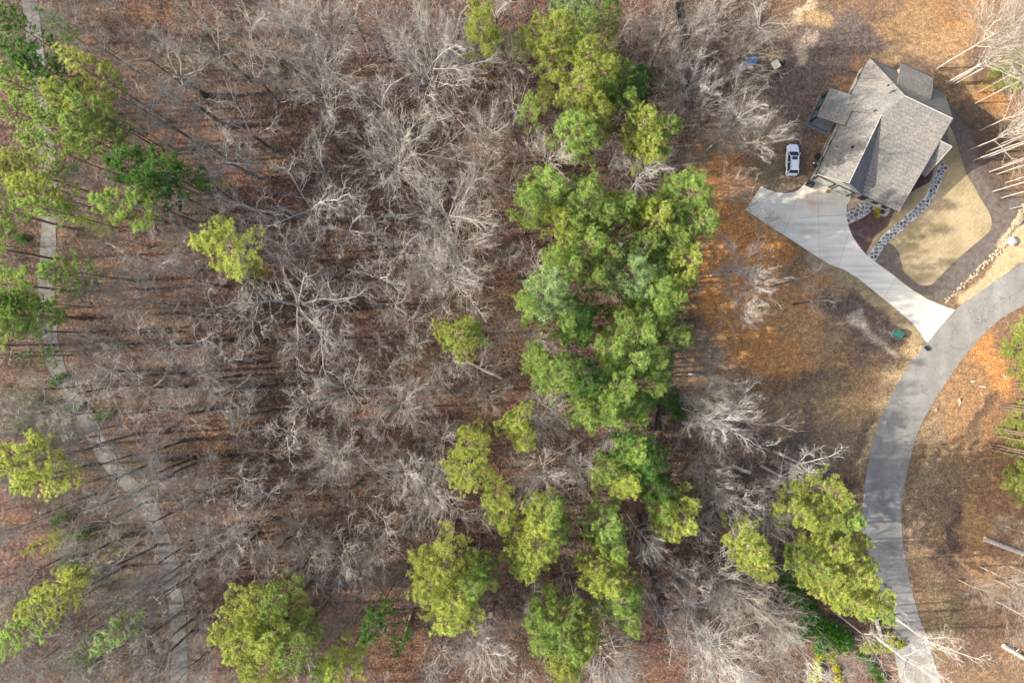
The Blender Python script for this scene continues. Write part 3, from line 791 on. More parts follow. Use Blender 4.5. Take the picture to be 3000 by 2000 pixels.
# walls
def walls():
    def prof(name, pts_uv_z, mat):
        mb = MB(); n = len(pts_uv_z)
        mb.v = [hl(HP(u, v, z)) for u, v, z in pts_uv_z]
        mb.f = [tuple(range(n))]; mb.mi = [0]
        return mb.build(name, mat, house)
    hbox("wall", 0.45, 13.0, 0.45, 9.0, 0, 3.3, M['wall'])
    hbox("wall", 7.2, 13.45, 9.0, 18.6, 0, 3.35, M['wall'])
    hbox("garage_wall", 0.9, 7.2, 9.0, 19.0, 0, 3.35, M['wall'])
    # gable wall above the garage doors, with thickness
    mb = MB()
    f = [(1.0, 18.98, 3.35), (7.25, 18.98, 3.35), (4.2, 18.98, 6.75)]
    g = [(u, v - 0.25, z) for u, v, z in f]
    P1 = [hl(HP(*p)) for p in f]; P2 = [hl(HP(*p)) for p in g]
    mb.v = P1 + P2; mb.f = [(0, 1, 2), (5, 4, 3), (0, 3, 4, 1), (1, 4, 5, 2), (2, 5, 3, 0)]; mb.mi = [0] * 5
    mb.build("gable_wall", M['wall'], house)
    mb = MB()
    f = [(12.75, 0.5, 3.3), (12.75, 5.7, 7.9), (13.0, 18.5, 3.3)]
    g = [(u - 0.25, v, z) for u, v, z in f]
    mb.v = [hl(HP(*p)) for p in f] + [hl(HP(*p)) for p in g]; mb.f = [(0, 1, 2), (5, 4, 3), (0, 3, 4, 1), (1, 4, 5, 2), (2, 5, 3, 0)]; mb.mi = [0] * 5
    mb.build("gable_wall", M['wall'], house)
    hbox("wall", 4.8, 9.5, -0.45, 0.45, 0, 4.2, M['wall'])
    # side porch: gable wall and posts
    mb = MB()
    f = [(15.1, 5.9, 3.2), (15.1, 8.7, 6.7), (15.1, 12.2, 3.2)]
    g = [(u - 0.2, v, z) for u, v, z in f]
    mb.v = [hl(HP(*p)) for p in f] + [hl(HP(*p)) for p in g]; mb.f = [(0, 1, 2), (5, 4, 3), (0, 3, 4, 1), (1, 4, 5, 2), (2, 5, 3, 0)]; mb.mi = [0] * 5
    mb.build("gable_wall", M['wall'], house)
    for v in (6.0, 12.0): hbox("porch_post", 14.85, 15.15, v - 0.15, v + 0.15, 0.1, 3.25, M['wall'])
    hbox("porch_floor", 13.45, 15.3, 5.7, 12.3, 0, 0.14, M['deck'])
walls()
# garage doors: panels of their own, deep frame
for u0, u1 in ((1.15, 3.85), (4.55, 7.0)):
    d = hbox("garage_door", u0, u1, 19.0, 19.06, 0.05, 2.5, M['door'])
    for k in range(4):
        zz = 0.1 + k * 0.6
        hbox("panel", u0 + 0.08, u1 - 0.08, 19.06, 19.09, zz + 0.04, zz + 0.55, M['door'], d)
    hbox("door_frame", u0 - 0.14, u0, 19.0, 19.14, 0.05, 2.62, M['dark'])
    hbox("door_frame", u1, u1 + 0.14, 19.0, 19.14, 0.05, 2.62, M['dark'])
    hbox("door_frame", u0, u1, 19.0, 19.14, 2.5, 2.62, M['dark'])
hbox("trim_band", 0.9, 7.2, 19.0, 19.1, 3.1, 3.3, M['trim'])
w = hbox("window", 3.3, 5.1, 18.99, 19.05, 4.0, 5.0, M['trim'])
for u0, u1 in ((3.4, 4.15), (4.25, 5.0)): hbox("pane", u0, u1, 19.05, 19.07, 4.1, 4.9, M['glass'], w)
hbox("front_door", 8.6, 9.6, 18.6, 18.66, 0.1, 2.3, M['dark'])
for u0 in (10.4, 12.0):
    w = hbox("window", u0, u0 + 1.1, 18.6, 18.66, 1.0, 2.4, M['trim']); hbox("pane", u0 + .08, u0 + 1.02, 18.66, 18.68, 1.08, 2.32, M['glass'], w)
for v0 in (1.4, 4.2, 12.6, 15.5):
    uw = 0.45 if v0 < 9 else 0.9
    w = hbox("window", uw - 0.06, uw, v0, v0 + 1.2, 1.0, 2.4, M['trim']); hbox("pane", uw - 0.08, uw - 0.06, v0 + .08, v0 + 1.12, 1.08, 2.32, M['glass'], w)
# patio under the west roof
hbox("patio_floor", -3.4, 0.45, 6.5, 11.9, 0, 0.16, M['deck'])
for u, v in ((-3.0, 6.8), (-3.0, 11.0), (-3.0, 8.9)): hbox("post", u - 0.12, u + 0.12, v - 0.12, v + 0.12, 0.16, 2.95, M['dark'])
hbox("beam", -3.1, -2.9, 6.6, 11.1, 2.7, 2.9, M['dark'])
hbox("railing", -3.35, -3.28, 6.6, 11.8, 0.95, 1.05, M['dark']); hbox("railing", -3.28, -0.2, 11.76, 11.83, 0.95, 1.05, M['dark'])
for k in range(11): hbox("baluster", -3.34, -3.29, 6.7 + k * .5, 6.74 + k * .5, 0.16, 0.95, M['dark'])
# pipes and vents on the roof
def vent(u, v, z, r=0.07, h=0.45, mat='dark'):
    mb = MB(); A = Vector(hl(HP(u, v, z - 0.1)))
    mb.tube([A, A + Vector((0, 0, h + 0.1))], [r, r], 10); mb.build("vent_pipe", M[mat], house)
vent(4.1, 3.2 + 2, zW(4.1, 0), 0.08, 0.7); vent(3.9, 5.5, zW(3.9, 0), 0.06, 0.4); vent(3.4, 4.3, zW(3.4, 0), 0.1, 0.25)
vent(3.2, 8.5, zW(3.2, 0), 0.08, 0.6); vent(7.7, 2.1, zN(0, 2.1), 0.1, 0.4); vent(9.8, 2.5, zN(0, 2.5), 0.1, 0.35)
vent(2.8, 14.4, zGW(2.8, 0), 0.2, 0.2); vent(1.2, 14.6, zGW(1.2, 0), 0.1, 0.15)

# ------------------------------------------------------------------ white SUV
def suv():
    root = empty("parked_car", W(2316, 471, 0), math.radians(-1.5))
    tag(root, "white SUV with sunroof parked on the brown yard left of the house", "car")
    # front towards +y. profile stations: y, half width low, half width high, z low, z belt
    L = 4.75; hw = 0.95
    def loft(name, st, mat, smooth=False):
        mb = MB(); n = len(st[0])
        for s in st: mb.v += [tuple(p) for p in s]
        for i in range(len(st) - 1):
            for k in range(n):
                k2 = (k + 1) % n
                mb.f.append((i * n + k, (i + 1) * n + k, (i + 1) * n + k2, i * n + k2)); mb.mi.append(0)
        mb.f.append(tuple(range(n))); mb.mi.append(0); mb.f.append(tuple((len(st) - 1) * n + k for k in range(n - 1, -1, -1))); mb.mi.append(0)
        return mb.build(name, mat, root, smooth=smooth)
    def ring(y, w, z0, z1, top):
        return [(-w * .93, y, z0), (-w, y, z0 + .25), (-w, y, z1 - .18), (-w * top, y, z1), (w * top, y, z1), (w, y, z1 - .18), (w, y, z0 + .25), (w * .93, y, z0)]
    b = loft("body", [ring(-2.36, .80, .38, .92, .8), ring(-2.25, .9, .26, 1.02, .88), ring(-1.2, hw, .24, 1.05, .93), ring(0.6, hw, .24, 1.05, .93), ring(1.35, hw, .24, 1.02, .9),
                     ring(1.95, .9, .26, .93, .82), ring(2.28, .78, .32, .80, .72), ring(2.38, .62, .42, .66, .7)], M['car_paint'])
    # cabin: glass house with the roof on top
    def cring(y, wl, zt, wt): return [(-wl, y, 1.0), (-wt, y, zt), (wt, y, zt), (wl, y, 1.0)]
    loft("glasshouse", [cring(-2.2, .80, 1.06, .78), cring(-1.78, .86, 1.62, .66), cring(-0.4, .88, 1.67, .68), cring(0.35, .87, 1.62, .66), cring(1.12, .82, 1.05, .78)], M['car_glass'])
    mb = MB()
    mb.prism([(-.68, -1.85, 1.665), (-.70, -0.4, 1.715), (-.67, .34, 1.675), (.67, .34, 1.675), (.70, -0.4, 1.715), (.68, -1.85, 1.665)][::-1], 0.05)
    rf = mb.build("roof", M['car_paint'], root)
    mb = MB(); mb.box((0, -0.02, 1.712), (.86, .52, .02)); mb.build("sunroof", M['car_glass'], rf)
    for s in (-1, 1):
        mb = MB(); mb.tube([Vector((s * .62, -1.6, 1.76)), Vector((s * .64, -.4, 1.80)), Vector((s * .62, .2, 1.76))], [.022] * 3, 6); mb.build("roof_rail", M['dark'], rf)
        for (ya, za, yb, zb) in ((-2.2, 1.06, -1.8, 1.64), (1.12, 1.05, .34, 1.64)):
            mb = MB(); mb.tube([Vector((s * .81, ya, za)), Vector((s * .67, yb, zb))], [.05, .05], 5); mb.build("pillar", M['car_paint'], root)
        mb = MB(); mb.box((s * .86, -.6, 1.3), (.05, .09, .66), M=Matrix.Rotation(s * -.28, 3, 'Y')); mb.build("pillar", M['car_paint'], root)
        mb = MB(); mb.box((s * 1.05, .85, 1.08), (.2, .12, .16)); mb.build("mirror", M['car_paint'], root)
        mb = MB(); mb.box((s * .66, 2.2, .72), (.34, .22, .14), rz=-s * .35); mb.build("headlight", M['chrome'], root)
        mb = MB(); mb.box((s * .80, -2.28, .88), (.2, .14, .24)); mb.build("tail_light", M['red_lens'], root)
        for yy in (-1.42, 1.45):
            mb = MB(); mb.tube([Vector((s * .98, yy, .36)), Vector((s * .74, yy, .36))], [.36, .36], 16); wh = mb.build("wheel", M['rubber'], root)
            mb = MB(); mb.tube([Vector((s * .99, yy, .36)), Vector((s * .95, yy, .36))], [.22, .22], 12); mb.build("rim", M['chrome'], wh)
    mb = MB(); mb.box((0, 2.36, .40), (1.3, .12, .22)); mb.build("bumper", M['dark'], root)
    mb = MB(); mb.box((0, -2.38, .45), (1.5, .12, .24)); mb.build("bumper", M['car_paint'], root)
    for x in (-.36, .36):
        mb = MB(); mb.tube([Vector((x * 1.3, 1.2, 1.036)), Vector((x, 1.95, .94))], [.016, .016], 4); mb.build("hood_crease", M['gutter'], root)
    mb = MB(); mb.tube([Vector((-.5, 1.02, 1.16)), Vector((.05, 1.1, 1.10))], [.014, .014], 4); mb.build("wiper", M['rubber'], root)
suv()

# ------------------------------------------------------------------ yard things
def table_set():
    p = W(2268, 195, 0)
    t = empty("patio_table", p, math.radians(-58)); tag(t, "square cream patio table with four dark chairs around it", "table")
    mb = MB(); mb.box((0, 0, .73), (1.22, 1.22, .05)); mb.build("table_top", M['cream'], t)
    for a in (-1, 1):
        for b in (-1, 1):
            mb = MB(); mb.box((a * .5, b * .5, .35), (.07, .07, .7)); mb.build("leg", M['dark'], t)
    for i, (px, py, txt) in enumerate(((2260, 182, "dark patio chair at the upper left corner of the cream table"), (2290, 187, "dark patio chair at the upper right corner of the cream table"),
                                      (2252, 208, "dark patio chair at the lower left corner of the cream table"), (2279, 213, "dark patio chair at the lower right corner of the cream table"))):
        q = W(px, py, 0.4); q.z = 0
        d = p - q
        c = empty("patio_chair", q, math.atan2(d.y, d.x) - math.pi / 2); tag(c, txt, "chair", "chairs around the patio table")
        mb = MB(); mb.box((0, 0, .43), (.56, .54, .08)); mb.build("seat", M['chair'], c)
        mb = MB(); mb.box((0, -.27, .72), (.56, .07, .56), M=Matrix.Rotation(.15, 3, 'X')); mb.build("backrest", M['chair'], c)
        for a in (-1, 1):
            mb = MB(); mb.box((a * .28, -.02, .62), (.05, .5, .05)); mb.build("armrest", M['chair'], c)
            for b in (-1, 1):
                mb = MB(); mb.box((a * .25, b * .22, .2), (.04, .04, .4)); mb.build("leg", M['chair'], c)
table_set()

def rock_mesh(seed, sub=2):
    import bmesh
    bm = bmesh.new(); bmesh.ops.create_icosphere(bm, subdivisions=sub, radius=0.5)
    r = random.Random(seed); off = Vector((r.uniform(0, 50),) * 3)
    from mathutils import noise
    for v in bm.verts:
        k = 1 + 0.35 * noise.noise(v.co * 2.2 + off) + .12 * noise.noise(v.co * 6 + off)
        v.co *= k
        v.co.x = max(min(v.co.x, .43), -.43); v.co.y = max(min(v.co.y, .42), -.45)
        v.co.z *= .72
    me = bpy.data.meshes.new("rock"); bm.to_mesh(me); bm.free()
    return me
ROCKS = [rock_mesh(s, 2) for s in range(6)]
ROCKS_G = []
for me in ROCKS:
    m2 = me.copy(); me.materials.append(M['rock']); m2.materials.append(M['rock_grey']); ROCKS_G.append(m2)
def rock(name, px, py, size, mats=ROCKS, seed=0, zs=1.0, sx=1.0, rz=None):
    r = random.Random(seed * 7 + int(px) * 13 + int(py))
    o = bpy.data.objects.new(name, mats[r.randrange(len(mats))]); COL.objects.link(o)
    o.location = W(px, py) + Vector((0, 0, size * .22 * zs)); o.rotation_euler = (0, 0, r.uniform(0, 6.28) if rz is None else rz)
    o.scale = (size * sx, size, size * zs); return o
# debris heap
tag(rock("tarp_bundle", 2201, 181, 1.5, ROCKS_G, 3, 1.0, 1.4, 0.3), "crumpled blue tarp bundle on the end of the grey rubble heap", "tarp")
bpy.context.view_layer.update()
_t = bpy.data.objects["tarp_bundle"]; _t.data = _t.data.copy(); _t.data.materials[0] = M['tarp']
rr = random.Random(4)
RP = empty("rubble_heap", W(2175, 200)); tag(RP, "heap of pale grey stones under the branches beside the blue tarp", "rubble heap")
for i in range(46):
    a = rr.uniform(-1, 1); b = rr.gauss(0, .35)
    px = 2172 + a * 26 + b * 9; py = 202 - a * 14 + b * 18
    o = rock("stone", px, py, rr.uniform(.35, .85), ROCKS_G, i); o.location.z += max(0, .5 - abs(a) * .5) * rr.random(); o.location -= RP.location; o.parent = RP

# utility box, roadside box
t = empty("utility_box", W(2626, 979), math.radians(-28)); tag(t, "green metal utility box on the verge below the driveway", "utility box")
mb = MB(); mb.box((0, 0, .06), (1.5, 1.3, .12)); mb.build("base_slab", M['deck'], t)
mb = MB(); mb.prism([(-.6, -.5, .78), (.6, -.5, .78), (.6, .5, .95), (-.6, .5, .95)], 0, bot=.12); mb.build("cabinet", M['green_box'], t)
mb = MB(); mb.prism([(-.66, -.58, .83), (.66, -.58, .83), (.66, .55, 1.01), (-.66, .55, 1.01)], .06); mb.build("lid", M['green_box'], t)
mb = MB(); mb.box((0, -.53, .5), (.04, .05, .5)); mb.build("door_seam", M['dark'], t)
t = empty("roadside_box", W(2712, 1020), math.radians(-45)); tag(t, "small dark box at the road edge below the driveway mouth", "box")
mb = MB(); mb.box((0, 0, .2), (.75, .38, .34)); mb.build("case", M['gutter'], t)
mb = MB(); mb.box((0, 0, .39), (.82, .45, .05)); mb.build("lid", M['dark'], t)

# bin, rusty stand, small things round the garage
t = empty("grill", W(2369, 541), math.radians(-25)); tag(t, "black boxy grill standing at the left corner of the garage front", "grill")
mb = MB(); mb.box((0, 0, .55), (1.05, .8, .7)); mb.build("cabinet", M['chair'], t)
mb = MB(); mb.tube([Vector((-.5, 0, .92)), Vector((.5, 0, .92))], [.32, .32], 10); mb.build("lid", M['dark'], t)
mb = MB(); mb.box((0, -.36, 1.0), (.45, .05, .05)); mb.build("handle", M['chrome'], t)
for a in (-1, 1):
    mb = MB(); mb.tube([Vector((a * .42, .3, .1)), Vector((a * .5, .3, .1))], [.1, .1], 8); mb.build("wheel", M['rubber'], t)
t = empty("firewood_rack", W(2425, 562), math.radians(20)); tag(t, "small rusty rack with sticks standing between the two garage doors", "rack")
for k in range(7):
    mb = MB(); a = rr.uniform(0, 3.1); mb.tube([Vector((-.3 * math.cos(a), -.3 * math.sin(a), .1 + k * .07)), Vector((.45 * math.cos(a), .45 * math.sin(a), .16 + k * .07))], [.035, .02], 5); mb.build("stick", M['rust'] if k % 2 else M['log_brown'], t)
mb = MB(); mb.box((0, 0, .05), (.5, .5, .08)); mb.build("base_plate", M['rust'], t)
t = empty("air_conditioner", W(2391, 483), math.radians(-25)); tag(t, "dark air conditioning unit beside the garage's left wall", "air conditioner")
mb = MB(); mb.box((0, 0, .45), (.85, .85, .85)); mb.build("case", M['gutter'], t)
mb = MB(); mb.tube([Vector((0, 0, .88)), Vector((0, 0, .93))], [.34, .34], 14); mb.build("fan_grille", M['deck'], t)
t = empty("round_barrel", W(2390, 459)); tag(t, "round black barrel beyond the air conditioner by the garage wall", "barrel")
mb = MB(); mb.tube([Vector((0, 0, 0)), Vector((0, 0, .8))], [.34, .36], 14); mb.build("drum", M['gutter'], t)
mb = MB(); mb.tube([Vector((0, 0, .8)), Vector((0, 0, .86))], [.38, .36], 14); mb.build("rim", M['dark'], t)
o = rock("white_ball", 2384, 479, .42, ROCKS_G, 1); o.data = o.data.copy(); o.data.materials[0] = M['white']; tag(o, "small white rounded lump beside the air conditioner", "lump")
t = empty("planter", W(2582, 622)); tag(t, "small dark planter bowl on the pebble pad by the front porch", "planter")
mb = MB(); mb.tube([Vector((0, 0, .05)), Vector((0, 0, .25)), Vector((0, 0, .42))], [.2, .34, .4], 14); mb.build("bowl", M['terracotta'], t)
mb = MB(); mb.tube([Vector((0, 0, .40)), Vector((0, 0, .44))], [.35, .3], 14); mb.build("soil", M['dark'], t)
t = empty("wooden_ladder", W(2422, 424), math.radians(-115)); tag(t, "pale wooden ladder lying against the garage's left wall", "ladder")
for a in (-1, 1):
    mb = MB(); mb.box((0, a * .22, .1), (3.6, .07, .09)); mb.build("rail", M['log'], t)
for k in range(9):
    mb = MB(); mb.box((-1.6 + k * .4, 0, .1), (.05, .40, .05)); mb.build("rung", M['log'], t)

# ------------------------------------------------------------------ rock row, boulders, litter on the verges
ROW = smooth_line([(2774, 882), (2800, 858), (2836, 820), (2870, 788), (2905, 755), (2935, 725), (2948, 700), (2960, 676), (2975, 655), (2990, 630), (3006, 600)], 6)
rowt = empty("rock_border", W(2880, 780)); tag(rowt, "long row of small tan rocks between grey mulch and golden bank", "rock border")
rr = random.Random(12)
for i, p in enumerate(ROW):
    for k in range(3):
        f = i / len(ROW)
        o = rock("rock", p[0] + rr.uniform(-7, 7), p[1] + rr.uniform(-7, 7), rr.uniform(.28, .55) * (0.7 + .7 * f), ROCKS, i * 3 + k, .7); o.location -= rowt.location; o.parent = rowt
tag(rock("boulder", 2962, 707, 1.6, ROCKS_G, 2, .8), "large round grey boulder in the rock border by the golden bank", "boulder")
tag(rock("boulder", 2984, 643, 2.3, ROCKS, 5, .5, .55, -0.5), "long tan boulder near the right edge above the grey boulder", "boulder")
for i, (px, py, s, txt) in enumerate(((2742, 1200, .5, "pale rock lying on the verge right of the road's bend"), (2671, 1712, .5, "cream rock against the right kerb of the lower road"), (2900, 1075, .35, "small pale rock high on the orange bank"), (2810, 1170, .55, "pale rock beside the white pipe on the orange bank"), (2843, 1368, .5, "lone pale rock on the lower orange bank"), (2800, 1435, .4, "pale rock below the orange bank"))):
    tag(rock("pale_rock", px, py, s, ROCKS, i + 40), txt, "rock")
for px, py, L, a, txt in ((2812, 1178, .9, 80, "short white pipe standing out on the orange bank"), (2880, 1133, .8, -12, "thin white stick across the top of the orange bank"), (2850, 1117, .6, 10, "tiny pale stick left of the white stick on the bank"), (2943, 1103, .7, -60, "slanting pale stick near the young pines")):
    t = MB(); t.tube([Vector((-L / 2, 0, .06)), Vector((0, .02, .08)), Vector((L / 2, 0, .06))], [.06, .06, .05], 6)
    o = t.build("white_stick", M['white'], None, W(px, py)); o.rotation_euler = (0, 0, math.radians(a)); tag(o, txt, "stick")

def logline(P, r0, r1, mat, name, label, zz=0.0, roots=False, lift=0.0):
    pts = [W(*p) for p in P]; base = pts[0].copy()
    q = []; m = len(pts)
    for i, p in enumerate(pts): q.append(p - base + Vector((0, 0, (r0 * (1 - i / (m - 1)) + r1 * i / (m - 1)) * .9 + lift * i / (m - 1))))
    mb = MB(); mb.tube(q, [r0 + (r1 - r0) * i / (m - 1) for i in range(m)], 9)
    e = empty(name, base); tag(e, label, "log")
    mb.build("stem", mat, e)
    d = (q[1] - q[0]).normalized()
    rr = random.Random(int(P[0][0]))
    if roots:
        for k in range(5):
            a = k * 1.25; e2 = q[0] - d * rr.uniform(.6, 1.1) + Vector((-d.y, d.x, 0)) * math.cos(a) * .6 + Vector((0, 0, max(0, math.sin(a)) * .6))
            mb = MB(); mb.tube([q[0] - d * .0, (q[0] + e2) / 2 + Vector((0, 0, .1)), e2], [r0 * .5, r0 * .3, .03], 6); mb.build("root", mat, e)
    else:
        for k in range(3):
            i = rr.randrange(1, m); s = rr.choice((-1, 1)); b = q[i] + Vector((-d.y, d.x, 0)) * s * rr.uniform(.3, .9) + Vector((0, 0, .3))
            mb = MB(); mb.tube([q[i], b], [r1 * .5, .02], 5); mb.build("branch_stub", mat, e)
    return e
logline([(2197, 1383), (2170, 1374), (2145, 1362)], .32, .26, M['log'], "fallen_log", "thick pale log lying at the clearing's lower left edge")
logline([(1470, 1108), (1420, 1085), (1365, 1055)], .16, .22, M['log'], "fallen_log", "long pale fallen trunk running down right from the lone middle pine", lift=.3)
logline([(1296, 1372), (1303, 1290), (1313, 1215)], .12, .09, M['log_brown'], "fallen_log", "thin straight brown pole lying above the tall yellow pine", lift=.4)
logline([(1190, 1845), (1197, 1820), (1207, 1790)], .22, .18, M['log_brown'], "fallen_log", "short fallen trunk with forked pale roots below the big pine", roots=True)
logline([(2880, 1575), (2930, 1596), (2990, 1618), (3060, 1642)], .38, .30, M['log'], "fallen_log", "thick grey fallen trunk at the right edge, upper of two")
logline([(2935, 1888), (2970, 1908), (3010, 1932)], .36, .30, M['log'], "fallen_log", "thick grey fallen trunk at the right edge near the corner")
logline([(2583, 1872), (2573, 1840), (2563, 1812)], .28, .34, M['log'], "fallen_log", "short pale broken trunk left of the lower road")
logline([(2745, 207), (2760, 205), (2795, 200)], .12, .08, M['log_brown'], "fallen_log", "short brown log shape standing for tree shadow, by the white trees above the house")  # log shape added in place of the shadow line the trees cast
logline([(1560, 80), (1575, 110), (1600, 160)], .12, .08, M['log_brown'], "fallen_log", "thin brown trunk fallen across the top of the pine belt")
logline([(475, 1768), (462, 1752), (450, 1742)], .2, .18, M['log'], "fallen_log", "short cut log beside the lower trail")
logline([(1800, 730), (1830, 710), (1852, 700)], .12, .08, M['log'], "fallen_log", "pale fallen stem in the gap of the pine belt")

# silt fence
def silt_fence(P, label):
    P = smooth_line(P, 4); pts = [W(*p) for p in P]; b = pts[0].copy()
    e = empty("silt_fence", b); tag(e, label, "fence")
    mb = MB()
    for i in range(len(pts) - 1):
        a, c = pts[i] - b, pts[i + 1] - b; d = (c - a).normalized(); n = Vector((-d.y, d.x, 0)) * .015
        for s in (1,):
            q = [a + n, c + n, c - n, a - n]
            mb.prism([(p.x, p.y, .85 + .05 * math.sin(i * 1.7)) for p in q][::-1], 0, bot=-.05)
    mb.build("fabric", M['fabric'], e)
    for i in range(0, len(pts), 2):
        p = pts[i] - b; mb = MB(); mb.box((p.x, p.y + .05, .5), (.06, .06, 1.05)); mb.build("stake", M['log_brown'], e)
silt_fence([(1972, -30), (1978, 40), (1990, 100), (1992, 160), (2005, 220), (2002, 330)], "low black silt fence in the wood at the top, left of the clearing")
silt_fence([(1948, 1020), (1945, 1090), (1935, 1140), (1922, 1200), (1912, 1262)], "low black silt fence along the right side of the pine belt")
silt_fence([(1868, 1500), (1892, 1640), (1905, 1690), (1925, 1770), (1920, 1840)], "low black silt fence in the bare trees near the bottom")

# ------------------------------------------------------------------ trees
def bare_mesh(seed, kind):
    """returns (trunk mesh, crown mesh); height 20, crown radius about 5"""
    rnd = random.Random(seed)
    hgt = 20.0
    tk = MB(); cr = MB()
    def rv(s): return Vector((rnd.gauss(0, s), rnd.gauss(0, s), rnd.gauss(0, s)))
    if kind == 'oak': fork = hgt * rnd.uniform(.52, .68); r0 = .32
    elif kind == 'fan': fork = hgt * rnd.uniform(.28, .40); r0 = .16
    else: fork = hgt * .45; r0 = .12
    lean = Vector((rnd.uniform(-.12, .12), rnd.uniform(-.12, .12), 0)) * (4 if kind == 'oak' else 1)
    n = 6; tp = []; tr = []
    for i in range(n + 1):
        t = i / n; tp.append(Vector((0, 0, fork * t - .3 * (1 - t))) + lean * t * t + Vector((rnd.uniform(-.04, .04), rnd.uniform(-.04, .04), 0))); tr.append(r0 * (1.25 if i == 0 else 1) * (1 - .38 * t))
    tk.tube(tp, tr, 8)
    def branch(p, d, L, r, lvl, crook, up):
        m = {0: 6, 1: 4, 2: 3, 3: 2}[lvl]
        pts = [p]; rad = [r]; q = p; dd = d.copy()
        for i in range(m):
            dd = (dd + rv(crook) + Vector((0, 0, up))).normalized()
            q = q + dd * (L / m); pts.append(q); rad.append(max(r * (1 - .8 * (i + 1) / m), .008))
        rad[-1] = 0.0 if lvl >= 1 else max(r * .2, .015)
        cr.tube(pts, rad, {0: 6, 1: 4, 2: 3, 3: 3}[lvl], cap=False)
        return pts
    def side(d, ang):
        ax = rv(1).cross(d)
        if ax.length < .01: ax = Vector((1, 0, 0))
        v = d.copy(); v.rotate(Matrix.Rotation(ang, 3, ax.normalized())); return v
    def at(pts, t):
        x = t * (len(pts) - 1); i = min(int(x), len(pts) - 2); f = x - i
        return pts[i].lerp(pts[i + 1], f), (pts[i + 1] - pts[i]).normalized()
    top = tp[-1]
    if kind == 'oak':
        limbs = []
        nl = rnd.randint(4, 6); a0 = rnd.uniform(0, 6.28)
        for k in range(nl):
            a = a0 + k * 6.28 / nl + rnd.uniform(-.4, .4); e = rnd.uniform(.45, 1.05)
            limbs.append((top - Vector((0, 0, rnd.uniform(0, 1.6))), Vector((math.cos(a) * math.cos(e), math.sin(a) * math.cos(e), math.sin(e))), rnd.uniform(5.0, 8.5), .105))
        limbs.append((top, (Vector((0, 0, 1)) + rv(.25)).normalized(), 7.5, .12))
        ck, sub, tw, fi, up = (.17, .22, .28), 10, 5, 3, .05
        spread = (.6, 1.2)
    else:
        limbs = []
        nl = 22 if kind == 'fan' else 12
        ld = branch(top, Vector((0, 0, 1)), hgt - fork - 1.5, tr[-1] * .95, 0, .07, .1)
        for k in range(nl):
            t = (k / nl) ** 1.15 * .8
            p, _ = at(ld, t); a = k * 2.399 + rnd.uniform(-.4, .4); e = rnd.uniform(.75, 1.2)
            limbs.append((p, Vector((math.cos(a) * math.cos(e), math.sin(a) * math.cos(e), math.sin(e))), (hgt - fork) * (.86 - .7 * t) * rnd.uniform(.85, 1.1), .05))
        ck, sub, tw, fi, up = (.055, .07, .10), (9 if kind == 'fan' else 7), 5, 1, .0
        spread = (.35, .65)
    for (p, d, L, r) in limbs:
        lp = branch(p, d, L, r, 0, ck[0], up)
        for j in range(sub):
            t = .22 + .76 * (j + rnd.random()) / sub
            q, dd = at(lp, min(t, .99))
            L2 = L * rnd.uniform(.28, .48) * (1.15 - .6 * t) * (1.0 if kind == 'oak' else .85)
            sp = branch(q, side(dd, rnd.uniform(*spread)), max(L2, .9), .036 if kind == 'oak' else .026, 1, ck[1], up * .6)
            for k in range(tw):
                t2 = .2 + .8 * (k + rnd.random()) / tw
                q2, d2 = at(sp, min(t2, .99))
                L3 = rnd.uniform(.7, 1.5)
                xp = branch(q2, side(d2, rnd.uniform(.3, .8)), L3, .017, 2, ck[2], .03)
                for _ in range(fi):
                    q3, d3 = at(xp, rnd.uniform(.25, .95))
                    branch(q3, side(d3, rnd.uniform(.4, .9)), rnd.uniform(.4, .85), .012, 3, .1, 0)
    return tk.mesh("trunk", True), cr.mesh("crown", False)

